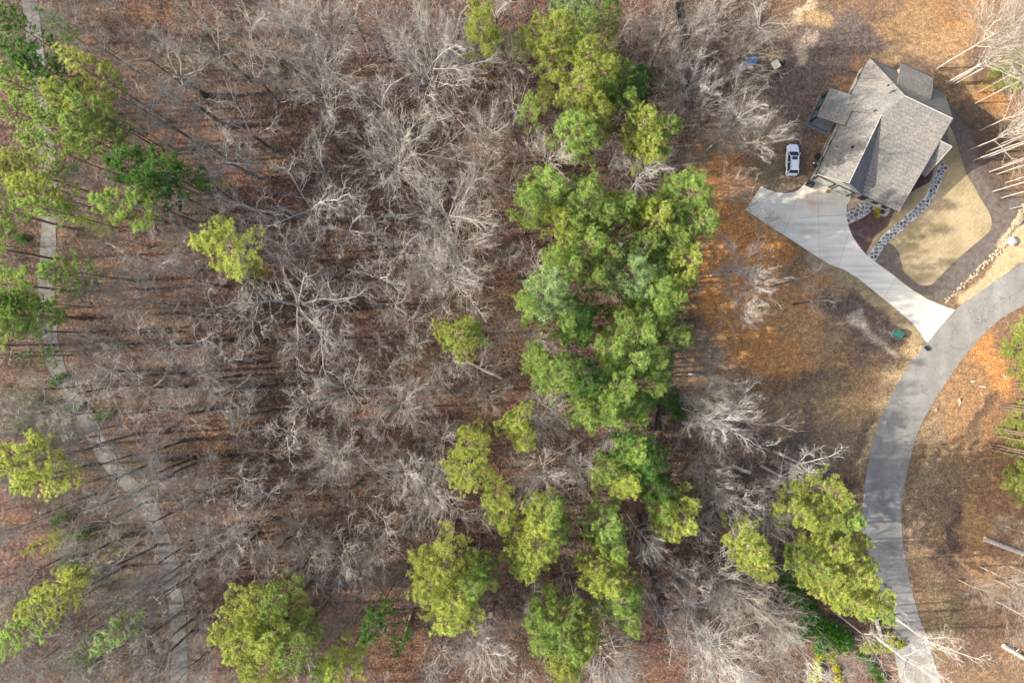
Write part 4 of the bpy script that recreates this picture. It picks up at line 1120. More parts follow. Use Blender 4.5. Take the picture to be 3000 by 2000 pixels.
def pine_mesh(seed, dens=1.0, low=0.55, R=4.0):
    """height 24, crown radius 4; needles are many small blades in tufts at the branch ends"""
    rnd = random.Random(seed); rs = np.random.RandomState(seed)
    hgt = 24.0; tk = MB(); br = MB()
    lean = Vector((rnd.uniform(-.5, .5), rnd.uniform(-.5, .5), 0))
    pts = []; rad = []
    for i in range(9):
        t = i / 8; pts.append(Vector((0, 0, hgt * .985 * t - .3 * (1 - t))) + lean * t * t + Vector((rnd.uniform(-.07, .07), rnd.uniform(-.07, .07), 0))); rad.append(.21 * (1.2 if i == 0 else 1) * (1 - .86 * t))
    tk.tube(pts, rad, 8)
    def axis(z):
        t = min(max(z / (hgt * .985), 0), 1); return Vector((lean.x * t * t, lean.y * t * t, z))
    # bare dead stubs below the crown
    for k in range(6):
        z = hgt * rnd.uniform(.3, low); a = rnd.uniform(0, 6.28); p = axis(z); br.tube([p, p + Vector((math.cos(a), math.sin(a), .1)) * rnd.uniform(.5, 1.6)], [.03, .01], 4, cap=False)
    tufts = []
    z = hgt * low; nwh = 12; lob = [rnd.uniform(.7, 1.2) for _ in range(9)]
    for w_ in range(nwh):
        f = w_ / (nwh - 1)
        z = hgt * (low + (1 - low) * f * .97)
        prof = (math.sin(math.pi * min(1, (.28 + .72 * f) ** .85)) ** .75) if f > 0 else .75
        prof = max(prof, .22)
        nb = rnd.randint(4, 6)
        for k in range(nb):
            a = rnd.uniform(0, 6.28); l_ = lob[int(a / 6.2832 * 9) % 9]
            L = R * prof * l_ * rnd.uniform(.75, 1.1)
            e = .15 + .65 * f
            p = axis(z); d = Vector((math.cos(a) * math.cos(e), math.sin(a) * math.cos(e), math.sin(e)))
            m = p + d * L * .55 + Vector((0, 0, -.1 * L)); q = m + (d + Vector((0, 0, .35))).normalized() * L * .5
            br.tube([p, m, q], [.05, .03, .01], 4, cap=False)
            ns = max(3, int(L * 2.9 * dens))
            for s in range(ns):
                t = .35 + .65 * (s + rnd.random()) / ns
                c = p.lerp(m, t / .55) if t < .55 else m.lerp(q, (t - .55) / .45)
                sd = Vector((-d.y, d.x, .1)) * rnd.choice((-1, 1)) + d * .5 + Vector((0, 0, rnd.uniform(.0, .5)))
                e2 = c + sd.normalized() * rnd.uniform(.25, .95) * (1.15 - .5 * t)
                br.tube([c, e2], [.016, .008], 3, cap=False)
                tufts.append(e2); 
                if rnd.random() < .22: tufts.append(c.lerp(e2, .5) + Vector((0, 0, .1)))
            tufts.append(q)
    tufts.append(axis(hgt))
    T = np.array([tuple(t) for t in tufts])
    nb = 24
    C = np.repeat(T, nb, 0)
    D = rs.normal(0, 1, (len(C), 3)); D[:, 2] = np.abs(D[:, 2]) * .9 + .1
    D /= np.linalg.norm(D, axis=1)[:, None]
    Ln = rs.uniform(.24, .38, (len(C), 1))
    side = np.cross(D, rs.normal(0, 1, (len(C), 3))); side /= np.linalg.norm(side, axis=1)[:, None] + 1e-9
    wd = rs.uniform(.035, .06, (len(C), 1))
    a = C + D * Ln * .12 - side * wd * .5; b = C + D * Ln * .12 + side * wd * .5
    tip1 = C + D * Ln + side * wd * .5; tip0 = C + D * Ln - side * wd * .2
    V = np.stack([a, b, tip1, tip0], 1).reshape(-1, 3)
    nV = len(br.v); 
    me = bpy.data.meshes.new("crown")
    F = (np.arange(len(C))[:, None] * 4 + np.array([[0, 1, 2, 3]])) + nV
    me.from_pydata(br.v + V.tolist(), [], br.f + F.tolist())
    me.polygons.foreach_set("material_index", [0] * len(br.f) + [1] * len(F)); me.update()
    return tk.mesh("trunk", True), me

def variants(trunk, crown, mats):
    """same geometry, other materials: cheap copies"""
    a = trunk.copy(); b = crown.copy()
    a.materials.append(M['bark_stem'] if mats[0] in (M['bark_pale'], M['bark_grey']) else mats[0])
    for m in mats: b.materials.append(m)
    return a, b

PINES = {}
_p = [pine_mesh(100 + i) for i in range(7)]
for key, mk in (('y', 'needle_y'), ('m', 'needle_m'), ('d', 'needle_d'), ('p', 'needle_p'), ('t', 'needle_t')):
    PINES[key] = [variants(a, b, [M['bark_pine'], M[mk]]) for a, b in _p]
_yp = [pine_mesh(150 + i, 1.0, .16, 3.4) for i in range(3)]
PINES['young'] = [variants(a, b, [M['bark_pine'], M['needle_y']]) for a, b in _yp]
PINES['youngd'] = [variants(a, b, [M['bark_pine'], M['needle_d']]) for a, b in _yp]
BARE = {}
for kind, ns in (('oak', 5), ('fan', 6), ('slim', 4)):
    pr = [bare_mesh(200 + i * 3 + len(kind), kind) for i in range(ns)]
    for tone in ('pale', 'grey', 'white'):
        BARE[kind, tone] = [variants(a, b, [M['bark_' + tone]]) for a, b in pr]
    BARE[kind, 'light'] = [variants(a, b, [M['bark_light']]) for a, b in pr]

TREES = []   # (root, kind word, tone word, size word, px, py)
_cnt = {}
def plant(name, pair, base, h0, h, rs_, rz, cat, grp, info):
    root = empty(name, base, rz, (rs_, rs_, h / h0))
    root['category'] = cat; root['group'] = grp
    for nm, me in (("trunk", pair[0]), ("crown", pair[1])):
        o = bpy.data.objects.new(nm, me); o.parent = root; COL.objects.link(o)
    TREES.append((root,) + info)
    return root

rp = random.Random(77)
def pine(x, y, r, tone='y', h=None):
    h = h or rp.uniform(21, 26)
    if r < 30: h = min(h, 15)
    zc = h * .8
    base = W(x * K, y * K, zc); base.z = 0
    rm = r * K * S * (H - zc) / H * (1.1 if x < 260 else 1.27)
    i = rp.randrange(7)
    word = {'y': "yellow-green", 'm': "mid-green", 'd': "deep green", 'p': "pale green", 't': "straw-coloured"}[tone]
    if r < 27:
        return plant("pine_tree", PINES['youngd' if tone == 'd' else 'young'][i % 3], base, 24.0, h * .75, rm / 3.4, rp.uniform(0, 6.28), "pine tree", "pines of the wood", ("pine", word, "small", x * K, y * K))
    return plant("pine_tree", PINES[tone][i], base, 24.0, h, rm / 4.0, rp.uniform(0, 6.28), "pine tree", "pines of the wood", ("pine", word, "broad" if r > 62 else ("small" if r < 36 else "medium"), x * K, y * K))

PINE_LIST = [
 # upper left
 (40,190,58,'m'),(95,160,50,'d'),(205,160,44,'y'),(172,235,55,'y'),(222,255,40,'m'),(135,285,50,'m'),(205,300,45,'m'),(110,335,45,'m'),(28,250,34,'m'),(60,390,58,'y'),(22,400,36,'y'),(90,440,48,'y'),(110,478,30,'m'),(40,120,34,'d'),(22,50,40,'d'),(75,18,26,'d'),
 (308,378,52,'d'),(385,400,52,'d'),(355,425,40,'d'),(278,468,50,'m'),(160,500,26,'m'),(510,565,58,'y'),(538,610,26,'y'),(150,620,48,'m'),(25,820,26,'d'),(20,690,30,'d'),
 (55,1068,58,'y'),(100,1105,38,'y'),(25,1045,36,'y'),
 (110,1375,56,'y'),(140,1345,30,'y'),(18,1470,48,'m'),(195,1495,28,'p'),(262,1455,30,'p'),(40,1275,22,'p'),
 # bottom
 (590,1405,60,'y'),(620,1450,75,'y'),(560,1470,60,'y'),(680,1480,58,'m'),(600,1525,62,'y'),(645,1370,38,'m'),(520,1430,34,'y'),(790,1530,46,'y'),(745,1545,34,'m'),
 (860,1430,34,'d'),(905,1505,24,'d'),(1330,1560,22,'d'),
 (1020,1290,62,'y'),(985,1330,58,'y'),(1050,1350,66,'y'),(1030,1400,58,'y'),(1090,1330,46,'m'),
 # middle
 (1050,765,50,'y'),(1085,770,34,'m'),(1072,1020,38,'y'),(1075,1080,46,'y'),(1100,1010,26,'y'),(1195,975,42,'y'),(1200,1010,30,'y'),(1140,1140,34,'y'),(1155,1190,36,'y'),
 (1105,20,32,'y'),(1105,70,40,'y'),(1128,95,28,'m'),
 # belt, top
 (1200,60,26,'y'),(1235,25,22,'m'),(1310,25,50,'p'),(1345,10,36,'p'),(1280,85,50,'y'),(1265,120,34,'y'),(1340,75,34,'m'),(1405,25,28,'m'),(1410,65,24,'y'),(1255,172,24,'y'),(1350,140,50,'y'),(1385,175,48,'y'),(1330,195,44,'y'),(1425,185,40,'m'),(1462,200,38,'d'),(1217,252,30,'m'),(1245,200,20,'y'),
 (1370,265,50,'y'),(1310,300,50,'m'),(1345,320,36,'m'),(1475,285,46,'y'),(1490,330,46,'y'),(1525,300,34,'m'),(1440,250,36,'m'),(1355,225,34,'y'),(1390,215,34,'m'),
 # belt, large group
 (1260,432,50,'m'),(1212,480,38,'m'),(1232,455,40,'m'),(1345,450,58,'m'),(1285,500,46,'y'),(1320,520,40,'m'),(1435,470,40,'m'),(1415,440,26,'m'),(1500,495,48,'y'),(1475,480,30,'y'),(1585,445,56,'m'),(1600,505,48,'m'),(1550,430,34,'m'),(1380,495,46,'m'),(1300,568,26,'t'),(1355,560,50,'m'),
 (1480,570,44,'m'),(1540,560,46,'m'),(1575,600,46,'y'),(1560,640,40,'y'),(1525,620,36,'m'),(1310,612,40,'m'),(1275,585,30,'m'),(1455,635,70,'p'),(1500,670,50,'m'),(1255,690,62,'p'),(1215,700,36,'m'),(1330,730,56,'d'),(1300,750,34,'m'),(1505,710,56,'m'),(1425,735,40,'m'),(1545,680,38,'m'),
 (1450,820,66,'m'),(1400,800,44,'m'),(1280,855,62,'m'),(1235,835,34,'m'),(1345,870,46,'d'),(1420,885,52,'m'),(1500,820,46,'m'),(1380,935,56,'m'),(1460,940,48,'m'),(1490,890,40,'m'),(1340,950,36,'m'),(1555,770,34,'m'),(1480,760,40,'m'),(1370,640,32,'m'),(1395,590,36,'m'),(1410,960,34,'m'),
 # belt, bottom
 (1475,1065,62,'d'),(1440,1100,56,'y'),(1500,1120,50,'d'),(1460,1030,44,'m'),(1400,1075,36,'m'),(1565,1185,56,'y'),(1535,1210,40,'y'),(1520,1165,36,'m'),(1390,1205,50,'m'),(1410,1250,34,'m'),(1240,1195,52,'y'),(1230,1250,56,'y'),(1215,1300,48,'y'),(1275,1220,36,'m'),(1270,1175,32,'m'),(1185,1235,28,'y'),
 (1395,1325,56,'y'),(1420,1375,56,'m'),(1365,1295,38,'y'),(1445,1410,36,'m'),(1290,1440,56,'m'),(1255,1410,38,'m'),(1340,1450,50,'y'),(1290,1510,46,'y'),(1320,1480,38,'m'),(1300,1550,36,'y'),(1235,1460,34,'m'),
 (1720,1250,48,'y'),(1735,1290,36,'y'),(1562,925,26,'d'),(1850,1355,24,'d'),
 # right hand group by the road
 (1905,1135,46,'y'),(1880,1180,52,'y'),(1830,1180,38,'y'),(1935,1180,42,'m'),(1900,1240,54,'y'),(1955,1230,38,'y'),(1880,1300,48,'y'),(1950,1300,54,'y'),(2000,1350,46,'y'),(1950,1370,50,'y'),(1900,1345,40,'y'),(2010,1390,34,'m'),(1860,1290,32,'m'),
]
for a in PINE_LIST: pine(*a)
# young pines at the right edge: their feet are seen, their tops lean out of the picture
def pine_base(px, py, h, r, key, txt):
    b = W(px, py)
    plant("pine_tree", PINES[key][rp.randrange(3)], b, 24.0, h, r / 3.4, rp.uniform(0, 6.28), "pine tree", "young pines at the right edge", ("pine", txt, "young", px, py))
for px, py, h, r in ((2958, 1010, 10, 2.6), (2975, 1050, 12, 2.4), (2960, 1085, 9, 2.2), (2985, 1125, 12, 2.4), (2955, 1225, 9, 2.3), (2980, 1170, 11, 2.3), (2985, 1250, 11, 2.4), (2960, 1330, 10, 2.6), (2985, 1290, 11, 2.3), (2975, 1370, 10, 2.5), (2992, 1330, 9, 2.4), (2942, 1260, 9, 2.6), (2950, 1385, 10, 2.8), (2968, 1420, 9, 2.5), (2935, 1020, 8, 2.4), (2968, 980, 9, 2.6), (2988, 1085, 10, 2.6), (2900, 245, 8, 2.8), (2945, 225, 10, 2.8), (2915, 215, 8, 2.3)):
    pine_base(px, py, h, r, 'young', "yellow-green")
for px, py, h in ((2934, 1190, 20), (2938, 1197, 19), (2945, 1184, 21), (2912, 1253, 20), (2918, 1260, 18), (2914, 1275, 21), (2904, 1300, 20), (2895, 1315, 19), (2908, 1308, 21), (2962, 1120, 20), (2963, 1134, 19)):
    b = W(px, py)
    plant("pine_tree", PINES['y'][rp.randrange(7)], b, 24.0, h, .62, rp.uniform(0, 6.28), "pine tree", "slender pines at the right edge", ("pine", "grey-stemmed yellow-green", "slender", px, py))

def bare(x, y, r, kind='fan', tone='pale', h=None, base=False):
    h = h or rp.uniform(16, 21)
    if r < 35: h = min(h, 13)
    if base:
        b = W(x * K, y * K); rm = r * .068
    else:
        zc = h * .72
        b = W(x * K, y * K, zc); b.z = 0
        rm = r * K * S * (H - zc) / H * 1.06
    pool = BARE[kind, tone]
    return plant("bare_tree", pool[rp.randrange(len(pool))], b, 20.0, h, rm / 5.0 if kind != 'slim' else rm / 4.0, rp.uniform(0, 6.28), "bare tree", "leafless trees of the wood",
                 ("bare", {'pale': "pale tan", 'grey': "grey", 'white': "white-barked", 'light': "light tan"}[tone], "crooked" if kind == 'oak' else ("broad" if r > 60 else ("small" if r < 35 else "upright")), x * K, y * K))

BARE_LIST = [
 (750,150,85,'fan'),(740,215,70,'fan'),(985,165,105,'fan'),(1010,120,70,'fan'),(945,335,95,'fan'),(900,380,70,'fan'),(1020,490,110,'fan','pale'),(1040,560,80,'fan'),(1040,645,80,'fan','pale'),(870,240,70,'oak'),(690,470,105,'oak','pale'),(740,390,70,'oak'),(800,520,70,'oak','pale'),(665,690,115,'oak','pale'),(760,700,80,'oak'),(720,780,75,'oak'),
 (385,150,95,'oak'),(440,230,80,'oak','pale'),(560,45,60,'oak','pale'),(620,90,60,'oak','pale'),(560,150,60,'oak'),(300,285,55,'oak'),(360,270,50,'oak'),(560,290,75,'oak','pale'),(500,350,60,'oak'),(345,600,65,'oak','white'),(420,640,50,'oak'),(560,640,60,'oak'),(470,700,60,'oak'),(430,560,50,'fan','pale'),
 (920,90,50,'fan'),(860,60,60,'oak'),(1060,130,60,'fan'),(1100,390,60,'fan','grey'),(860,640,60,'oak'),(1000,610,50,'fan'),(1170,590,27,'slim','white'),(1232,603,38,'slim','white'),(1235,782,26,'slim','white'),(942,735,40,'slim'),(1165,752,28,'slim'),(960,790,34,'slim'),(900,700,50,'oak'),
 (1480,395,62,'fan','white'),(1262,350,60,'fan'),(1330,212,36,'fan','white'),(1175,135,40,'slim'),(1180,245,46,'slim'),(1120,300,50,'fan'),(1420,345,30,'fan','white'),(1590,195,50,'fan','white'),(1620,230,40,'fan'),(1690,205,44,'fan','grey'),(1690,280,52,'fan','white'),(1765,45,64,'oak','pale'),(1715,110,56,'fan','grey'),(1600,80,50,'fan'),(1540,60,60,'oak','grey'),(1505,110,50,'fan'),(1550,150,45,'fan'),(1480,60,40,'oak','grey'),(1650,40,55,'oak'),(1750,320,44,'slim'),(1780,300,34,'slim'),(1640,330,40,'fan','grey'),(1560,370,30,'slim'),(1670,440,40,'slim','grey'),(1720,470,40,'slim','grey'),(1760,520,30,'slim','grey'),
 (1690,615,62,'fan','white'),(1730,650,44,'fan','white'),(1700,720,36,'fan','white'),(1850,640,40,'oak','grey'),(1885,690,34,'oak','grey'),(1665,970,78,'fan','white'),(1625,960,50,'fan','white'),(1650,870,48,'oak','white'),(1620,840,40,'fan'),(1590,790,40,'fan','grey'),(1640,790,30,'slim','grey'),(1615,905,40,'fan','grey'),
 (1690,1150,50,'fan','white'),(1640,1120,40,'fan'),(1625,1068,40,'fan','grey'),(1415,1005,42,'fan','white'),(1330,1078,48,'fan','white'),(1250,1088,60,'fan','white'),(1200,1080,30,'slim'),(1250,935,54,'fan'),(1245,975,46,'fan'),
 (930,1080,50,'fan','white'),(985,1135,50,'fan'),(1020,1155,52,'fan'),(640,1005,60,'oak','pale'),(560,960,50,'oak'),(785,1035,60,'fan'),(760,1060,46,'fan'),(915,925,55,'fan'),(950,900,40,'fan'),(1010,880,34,'slim'),(1040,830,36,'slim'),(800,900,60,'fan'),(760,920,50,'oak'),(860,960,40,'oak'),(700,930,50,'oak','pale'),
 (780,1290,62,'fan'),(720,1270,55,'fan'),(680,1230,50,'fan','grey'),(560,1240,55,'fan'),(600,1290,50,'oak'),(870,1200,46,'oak'),(940,1200,40,'oak','grey'),(1000,1080,34,'slim'),(1110,1500,56,'fan','white'),(1130,1460,40,'oak','pale'),(1085,1460,40,'fan'),(1230,1370,34,'slim','white'),(1390,1520,54,'fan','white'),(1430,1545,40,'fan','white'),(790,1420,44,'fan'),(830,1330,34,'slim'),
 (1640,1500,84,'fan','white'),(1680,1540,50,'fan','white'),(1600,1410,80,'oak','white'),(1560,1330,56,'oak'),(1640,1330,70,'fan'),(1700,1360,60,'fan','grey'),(1480,1240,36,'fan','white'),(1490,1270,26,'slim','white'),(1530,1440,50,'oak'),(1740,1400,50,'fan','grey'),(1680,1420,50,'oak','grey'),
 (1820,1105,62,'oak','white'),(1870,1075,50,'oak','white'),(1760,1130,50,'fan'),(1780,1190,40,'fan'),(1835,1420,40,'oak','pale'),(1960,1520,46,'oak','pale'),(1890,1550,44,'oak','white'),(2020,1490,40,'oak','pale'),(2170,1500,58,'oak','white'),(2110,1540,55,'oak','white'),(2060,1420,24,'oak','white'),(1800,1510,50,'oak'),(1760,1540,50,'oak'),(1790,1440,50,'fan'),
 (1240,780,24,'slim','white'),(1270,790,22,'slim','white'),(1600,1500,50,'oak'),(1480,1380,44,'oak','grey'),
 # left and lower left
 (230,860,70,'oak'),(320,900,70,'oak'),(150,900,60,'oak','pale'),(60,900,50,'oak'),(250,960,60,'oak','pale'),(330,1040,60,'oak'),(240,1100,60,'oak','pale'),(300,1130,60,'oak','pale'),(420,860,60,'oak'),(500,840,60,'oak'),(400,960,60,'oak'),(520,900,60,'oak','pale'),(440,1080,60,'oak'),(540,1100,60,'oak'),(600,1150,50,'oak'),(160,1000,60,'fan','pale'),
 (390,1180,60,'oak'),(330,1210,50,'oak','pale'),(230,1200,60,'oak','pale'),(150,1190,50,'oak'),(60,1190,50,'oak','pale'),(450,1260,60,'oak'),(520,1180,50,'oak','pale'),(430,1320,50,'oak','pale'),(330,1310,60,'oak','pale'),(240,1320,60,'oak'),(360,1380,50,'oak'),(290,1400,60,'oak','pale'),(440,1420,50,'oak','pale'),(230,1420,60,'oak','pale'),(310,1490,60,'oak'),(350,1530,60,'oak','pale'),(200,1545,60,'fan','pale'),(100,1530,60,'fan','pale'),(460,1510,50,'oak'),(430,1545,50,'oak','pale'),(60,1420,50,'oak','pale'),(150,1300,50,'oak','pale'),(40,1330,40,'oak'),
 (60,760,50,'oak','pale'),(200,790,50,'oak'),(290,760,60,'oak'),(370,720,55,'oak'),(300,690,50,'fan','pale'),(230,650,45,'fan','pale'),(440,780,60,'oak','pale'),(560,740,60,'oak'),(640,560,50,'oak'),(580,470,60,'oak'),(480,430,60,'oak'),(450,320,55,'oak','pale'),(260,210,45,'oak','pale'),(310,110,50,'oak','pale'),(210,90,40,'oak','pale'),(480,90,60,'oak'),(680,60,60,'fan'),(740,40,60,'fan'),(800,20,50,'oak'),(240,540,40,'fan','pale'),(200,420,40,'fan','pale'),
]
for a in BARE_LIST: bare(*a)
# trees on the right edge: bases seen, tops lean outwards
for x, y, h, r, kd, tn in ((2152, 158, 24, 75, 'fan', 'light'), (2174, 192, 24, 80, 'fan', 'light'), (2178, 195, 22, 70, 'fan', 'light'), (2188, 196, 23, 75, 'fan', 'light'), (2240, 238, 24, 60, 'slim', 'light'), (2245, 213, 20, 44, 'slim', 'light'), (2322, 270, 22, 60, 'slim', 'light'),
                          (2225, 345, 20, 60, 'fan', 'light'), (2232, 370, 23, 60, 'slim', 'light'), (2272, 395, 22, 50, 'slim', 'light'), (2290, 400, 22, 50, 'slim', 'light'), (2280, 440, 22, 50, 'slim', 'light'), (2262, 330, 18, 50, 'fan', 'light'), (2250, 300, 18, 55, 'fan', 'light'), (2320, 480, 20, 40, 'slim', 'light'), (2300, 350, 22, 50, 'slim', 'light'), (2290, 310, 20, 50, 'fan', 'light'), (2300, 330, 20, 45, 'slim', 'light'), (2260, 365, 21, 50, 'slim', 'light'), (2305, 380, 21, 45, 'slim', 'light'), (2265, 350, 19, 45, 'fan', 'light'), (2300, 455, 20, 45, 'slim', 'light'), (2335, 425, 20, 40, 'slim', 'light'), (2310, 420, 20, 40, 'slim', 'light'),
                          (2285, 1200, 12, 40, 'fan', 'light'), (2250, 1300, 13, 50, 'fan', 'light'), (2200, 1330, 8, 34, 'fan', 'light'), (2290, 1380, 14, 60, 'fan', 'light'), (2320, 1300, 14, 50, 'fan', 'light'), (2240, 1180, 7, 22, 'slim', 'light'), (2285, 1330, 12, 50, 'fan', 'light')):
    bare(x, y, r, kd, tn, h, True)
# tall trees at the left edge whose dark stems cross the trail, crowns outside the picture
for px, py, h in ((220, 672, 25), (166, 760, 24), (236, 855, 25), (250, 934, 24), (262, 930, 18), (160, 1010, 24)):
    plant("pine_tree", PINES['m'][rp.randrange(7)], W(px, py), 24.0, h, 1.0, rp.uniform(0, 6.28), "pine tree", "pines of the wood", ("pine", "dark-stemmed", "tall", px, py))
for px, py, h, r in ((545, 1090, 22, 60), (400, 1270, 21, 55), (265, 1360, 20, 55), (570, 1340, 21, 55), (575, 1355, 20, 50), (650, 1570, 20, 55), (370, 1655, 21, 60), (320, 1775, 20, 50), (555, 1640, 18, 45), (600, 660, 22, 60), (590, 1005, 20, 50), (760, 1560, 18, 50), (560, 1815, 20, 50), (700, 1100, 20, 55)):
    bare(px / K, py / K, r, 'oak', 'pale', h, True)
# further bare trees between the others
taken = [(t[0].location.x, t[0].location.y) for t in TREES]
FOREST = [(130, -20), (1700, -20), (1660, 200), (1620, 330), (1640, 560), (1620, 800), (1580, 1050), (1600, 1120), (1800, 1180), (1800, 1568), (430, 1568), (400, 1300), (250, 1000), (190, 700), (190, 350)]
FOREST2 = [(-10, 500), (80, 500), (80, 900), (180, 1020), (330, 1300), (360, 1568), (-10, 1568)]
n_extra = 0; tries = 0
while n_extra < 60 and tries < 9000:
    tries += 1
    x = 1800 * rp.random() ** 1.5; y = rp.uniform(0, 1568)
    if not (in_poly(x, y, FOREST) or in_poly(x, y, FOREST2)): continue
    b = W(x * K, y * K, 12)
    if min((b.x - q[0]) ** 2 + (b.y - q[1]) ** 2 for q in taken) < 3.6 ** 2: continue
    taken.append((b.x, b.y)); n_extra += 1
    bare(x, y, rp.uniform(28, 52), rp.choice(('fan', 'slim', 'oak', 'slim')), rp.choice(('pale', 'grey', 'pale')), rp.uniform(10, 17))

# ivy-covered fallen tree and shrubs near the lower right
def leaf_cloud(centres, rad, n, size, seed):
    rs = np.random.RandomState(seed)
    C = np.asarray(centres, float); k = rs.randint(0, len(C), n)
    R = np.asarray(rad, float)[k][:, None]
    P = rs.normal(0, 1, (n, 3)); P /= np.linalg.norm(P, axis=1)[:, None]; P *= rs.rand(n, 1) ** .5 * R; P[:, 2] = np.abs(P[:, 2]) * .8
    P += C[k]
    D = rs.normal(0, 1, (n, 3)); D /= np.linalg.norm(D, axis=1)[:, None]; E = np.cross(D, rs.normal(0, 1, (n, 3))); E /= np.linalg.norm(E, axis=1)[:, None] + 1e-9
    s = size * rs.uniform(.6, 1.3, (n, 1))
    V = np.stack([P - D * s, P + E * s * .5, P + D * s, P - E * s * .5], 1).reshape(-1, 3)
    F = np.arange(n)[:, None] * 4 + np.array([[0, 1, 2, 3]])
    return tri_mesh("leaves", V, F)
def shrub(name, blobs, mat, n, label, cat="shrub", size=.12, seed=1):
    o0 = W(blobs[0][0], blobs[0][1]); e = empty(name, o0); tag(e, label, cat)
    cs = []; rd = []; mb = MB(); r = random.Random(seed)
    for px, py, rm in blobs:
        p = W(px, py) - o0; cs.append((p.x, p.y, rm * .25)); rd.append(rm * 1.15)
        for _ in range(5):
            a = r.uniform(0, 6.28); mb.tube([p, p + Vector((math.cos(a) * rm * .6, math.sin(a) * rm * .6, rm * r.uniform(.4, .9)))], [.03, .01], 4, cap=False)
    link("leaves", leaf_cloud(cs, rd, n, size, seed), [mat], e)
    mb.build("stems", M['log_brown'], e)
shrub("ivy_patch", [(2300, 1705, 1.4), (2320, 1735, 1.6), (2350, 1760, 1.3), (2375, 1785, 1.0)], M['ivy'], 3000, "upper dark green ivy patch under the bare trees left of the road", "ivy", .16, 2)
shrub("ivy_patch", [(2355, 1815, 1.6), (2385, 1825, 2.0), (2420, 1845, 2.0), (2450, 1860, 1.9), (2470, 1880, 1.4), (2345, 1850, 1.2), (2400, 1890, 1.2)], M['ivy'], 6500, "largest dark green ivy patch, near the bottom left of the road", "ivy", .17, 3)
shrub("vine_bank", [(2545, 1890, 1.0), (2570, 1888, 1.0), (2600, 1885, 1.1), (2625, 1878, .9), (2600, 1860, .9), (2640, 1880, .6), (2530, 1895, .8)], M['moss'], 5200, "yellow-green vine growth reaching onto the lower road", "vines", .14, 4)
shrub("vine_bank", [(2425, 1912, .8), (2445, 1908, .8), (2465, 1902, .8), (2405, 1915, .7)], M['moss'], 2600, "yellow-green vine clump just below the largest ivy patch", "vines", .13, 5)
shrub("vine_bank", [(2392, 1935, .7), (2395, 1955, .7), (2388, 1975, .9), (2375, 1985, .6)], M['moss'], 2400, "upright streak of yellow-green vines at the bottom, leftmost", "vines", .13, 6)
shrub("vine_bank", [(2438, 1930, .5), (2448, 1955, .6), (2455, 1985, .7)], M['moss'], 1500, "thin streak of yellow-green vines at the bottom, middle one", "vines", .13, 7)
shrub("vine_bank", [(2540, 1930, .9), (2555, 1955, .8), (2575, 1980, .8), (2520, 1915, .7)], M['ivy'], 2600, "dull green slanting vine growth at the bottom beside the road", "vines", .13, 8)
shrub("porch_shrub", [(2567, 618, .45), (2568, 630, .5)], M['moss'], 500, "small light green shrub beside the pebble pad at the front porch", "shrub", .09, 9)
shrub("corner_shrub", [(2414, 290, .5)], M['ivy'], 300, "small green shrub at the patio's upper corner", "shrub", .08, 10)
for _k, (_x, _y, _r, _w) in enumerate(((95, 1180, 1.3, 'at the left edge, upper of the row of four'), (60, 1245, 1.2, 'at the left edge, second of the row of four'), (215, 1195, 1.1, 'left of the middle trail beside a dark shadow'), (305, 1215, 1.0, 'just right of the middle trail bend'),
                                  (240, 1560, 1.2, 'under bare trees halfway to the bottom left corner'), (280, 1670, 1.1, 'right of the lower left yellow pine'), (250, 1945, 1.2, 'near the bottom edge at left'), (175, 1110, .9, 'on the upper side of the middle trail'))):
    shrub("evergreen_bush", [(_x, _y, _r), (_x + 18, _y - 8, _r * .8), (_x - 16, _y + 10, _r * .7)], M['ivy'], 500, "loose dark green undergrowth " + _w, "undergrowth", .13, 40 + _k)
shrub("evergreen_bush", [(66, 698, .9), (72, 702, .8)], M['ivy'], 900, "dark evergreen bush left of the sunlit trail", "shrub", .10, 11)
shrub("evergreen_bush", [(1965, 1180, 1.4), (1985, 1210, 1.0)], M['ivy'], 1100, "dark evergreen bush right of the silt fence beside the belt", "shrub", .15, 12)
shrub("evergreen_bush", [(195, 1505, 1.2), (170, 1530, 1.0)], M['ivy'], 900, "dark evergreen bush among bare trees left of the lower trail", "shrub", .12, 13)
shrub("evergreen_bush", [(225, 1650, 1.2), (190, 1640, 1.0)], M['ivy'], 900, "dark evergreen bush near the lower left yellow pine", "shrub", .12, 14)

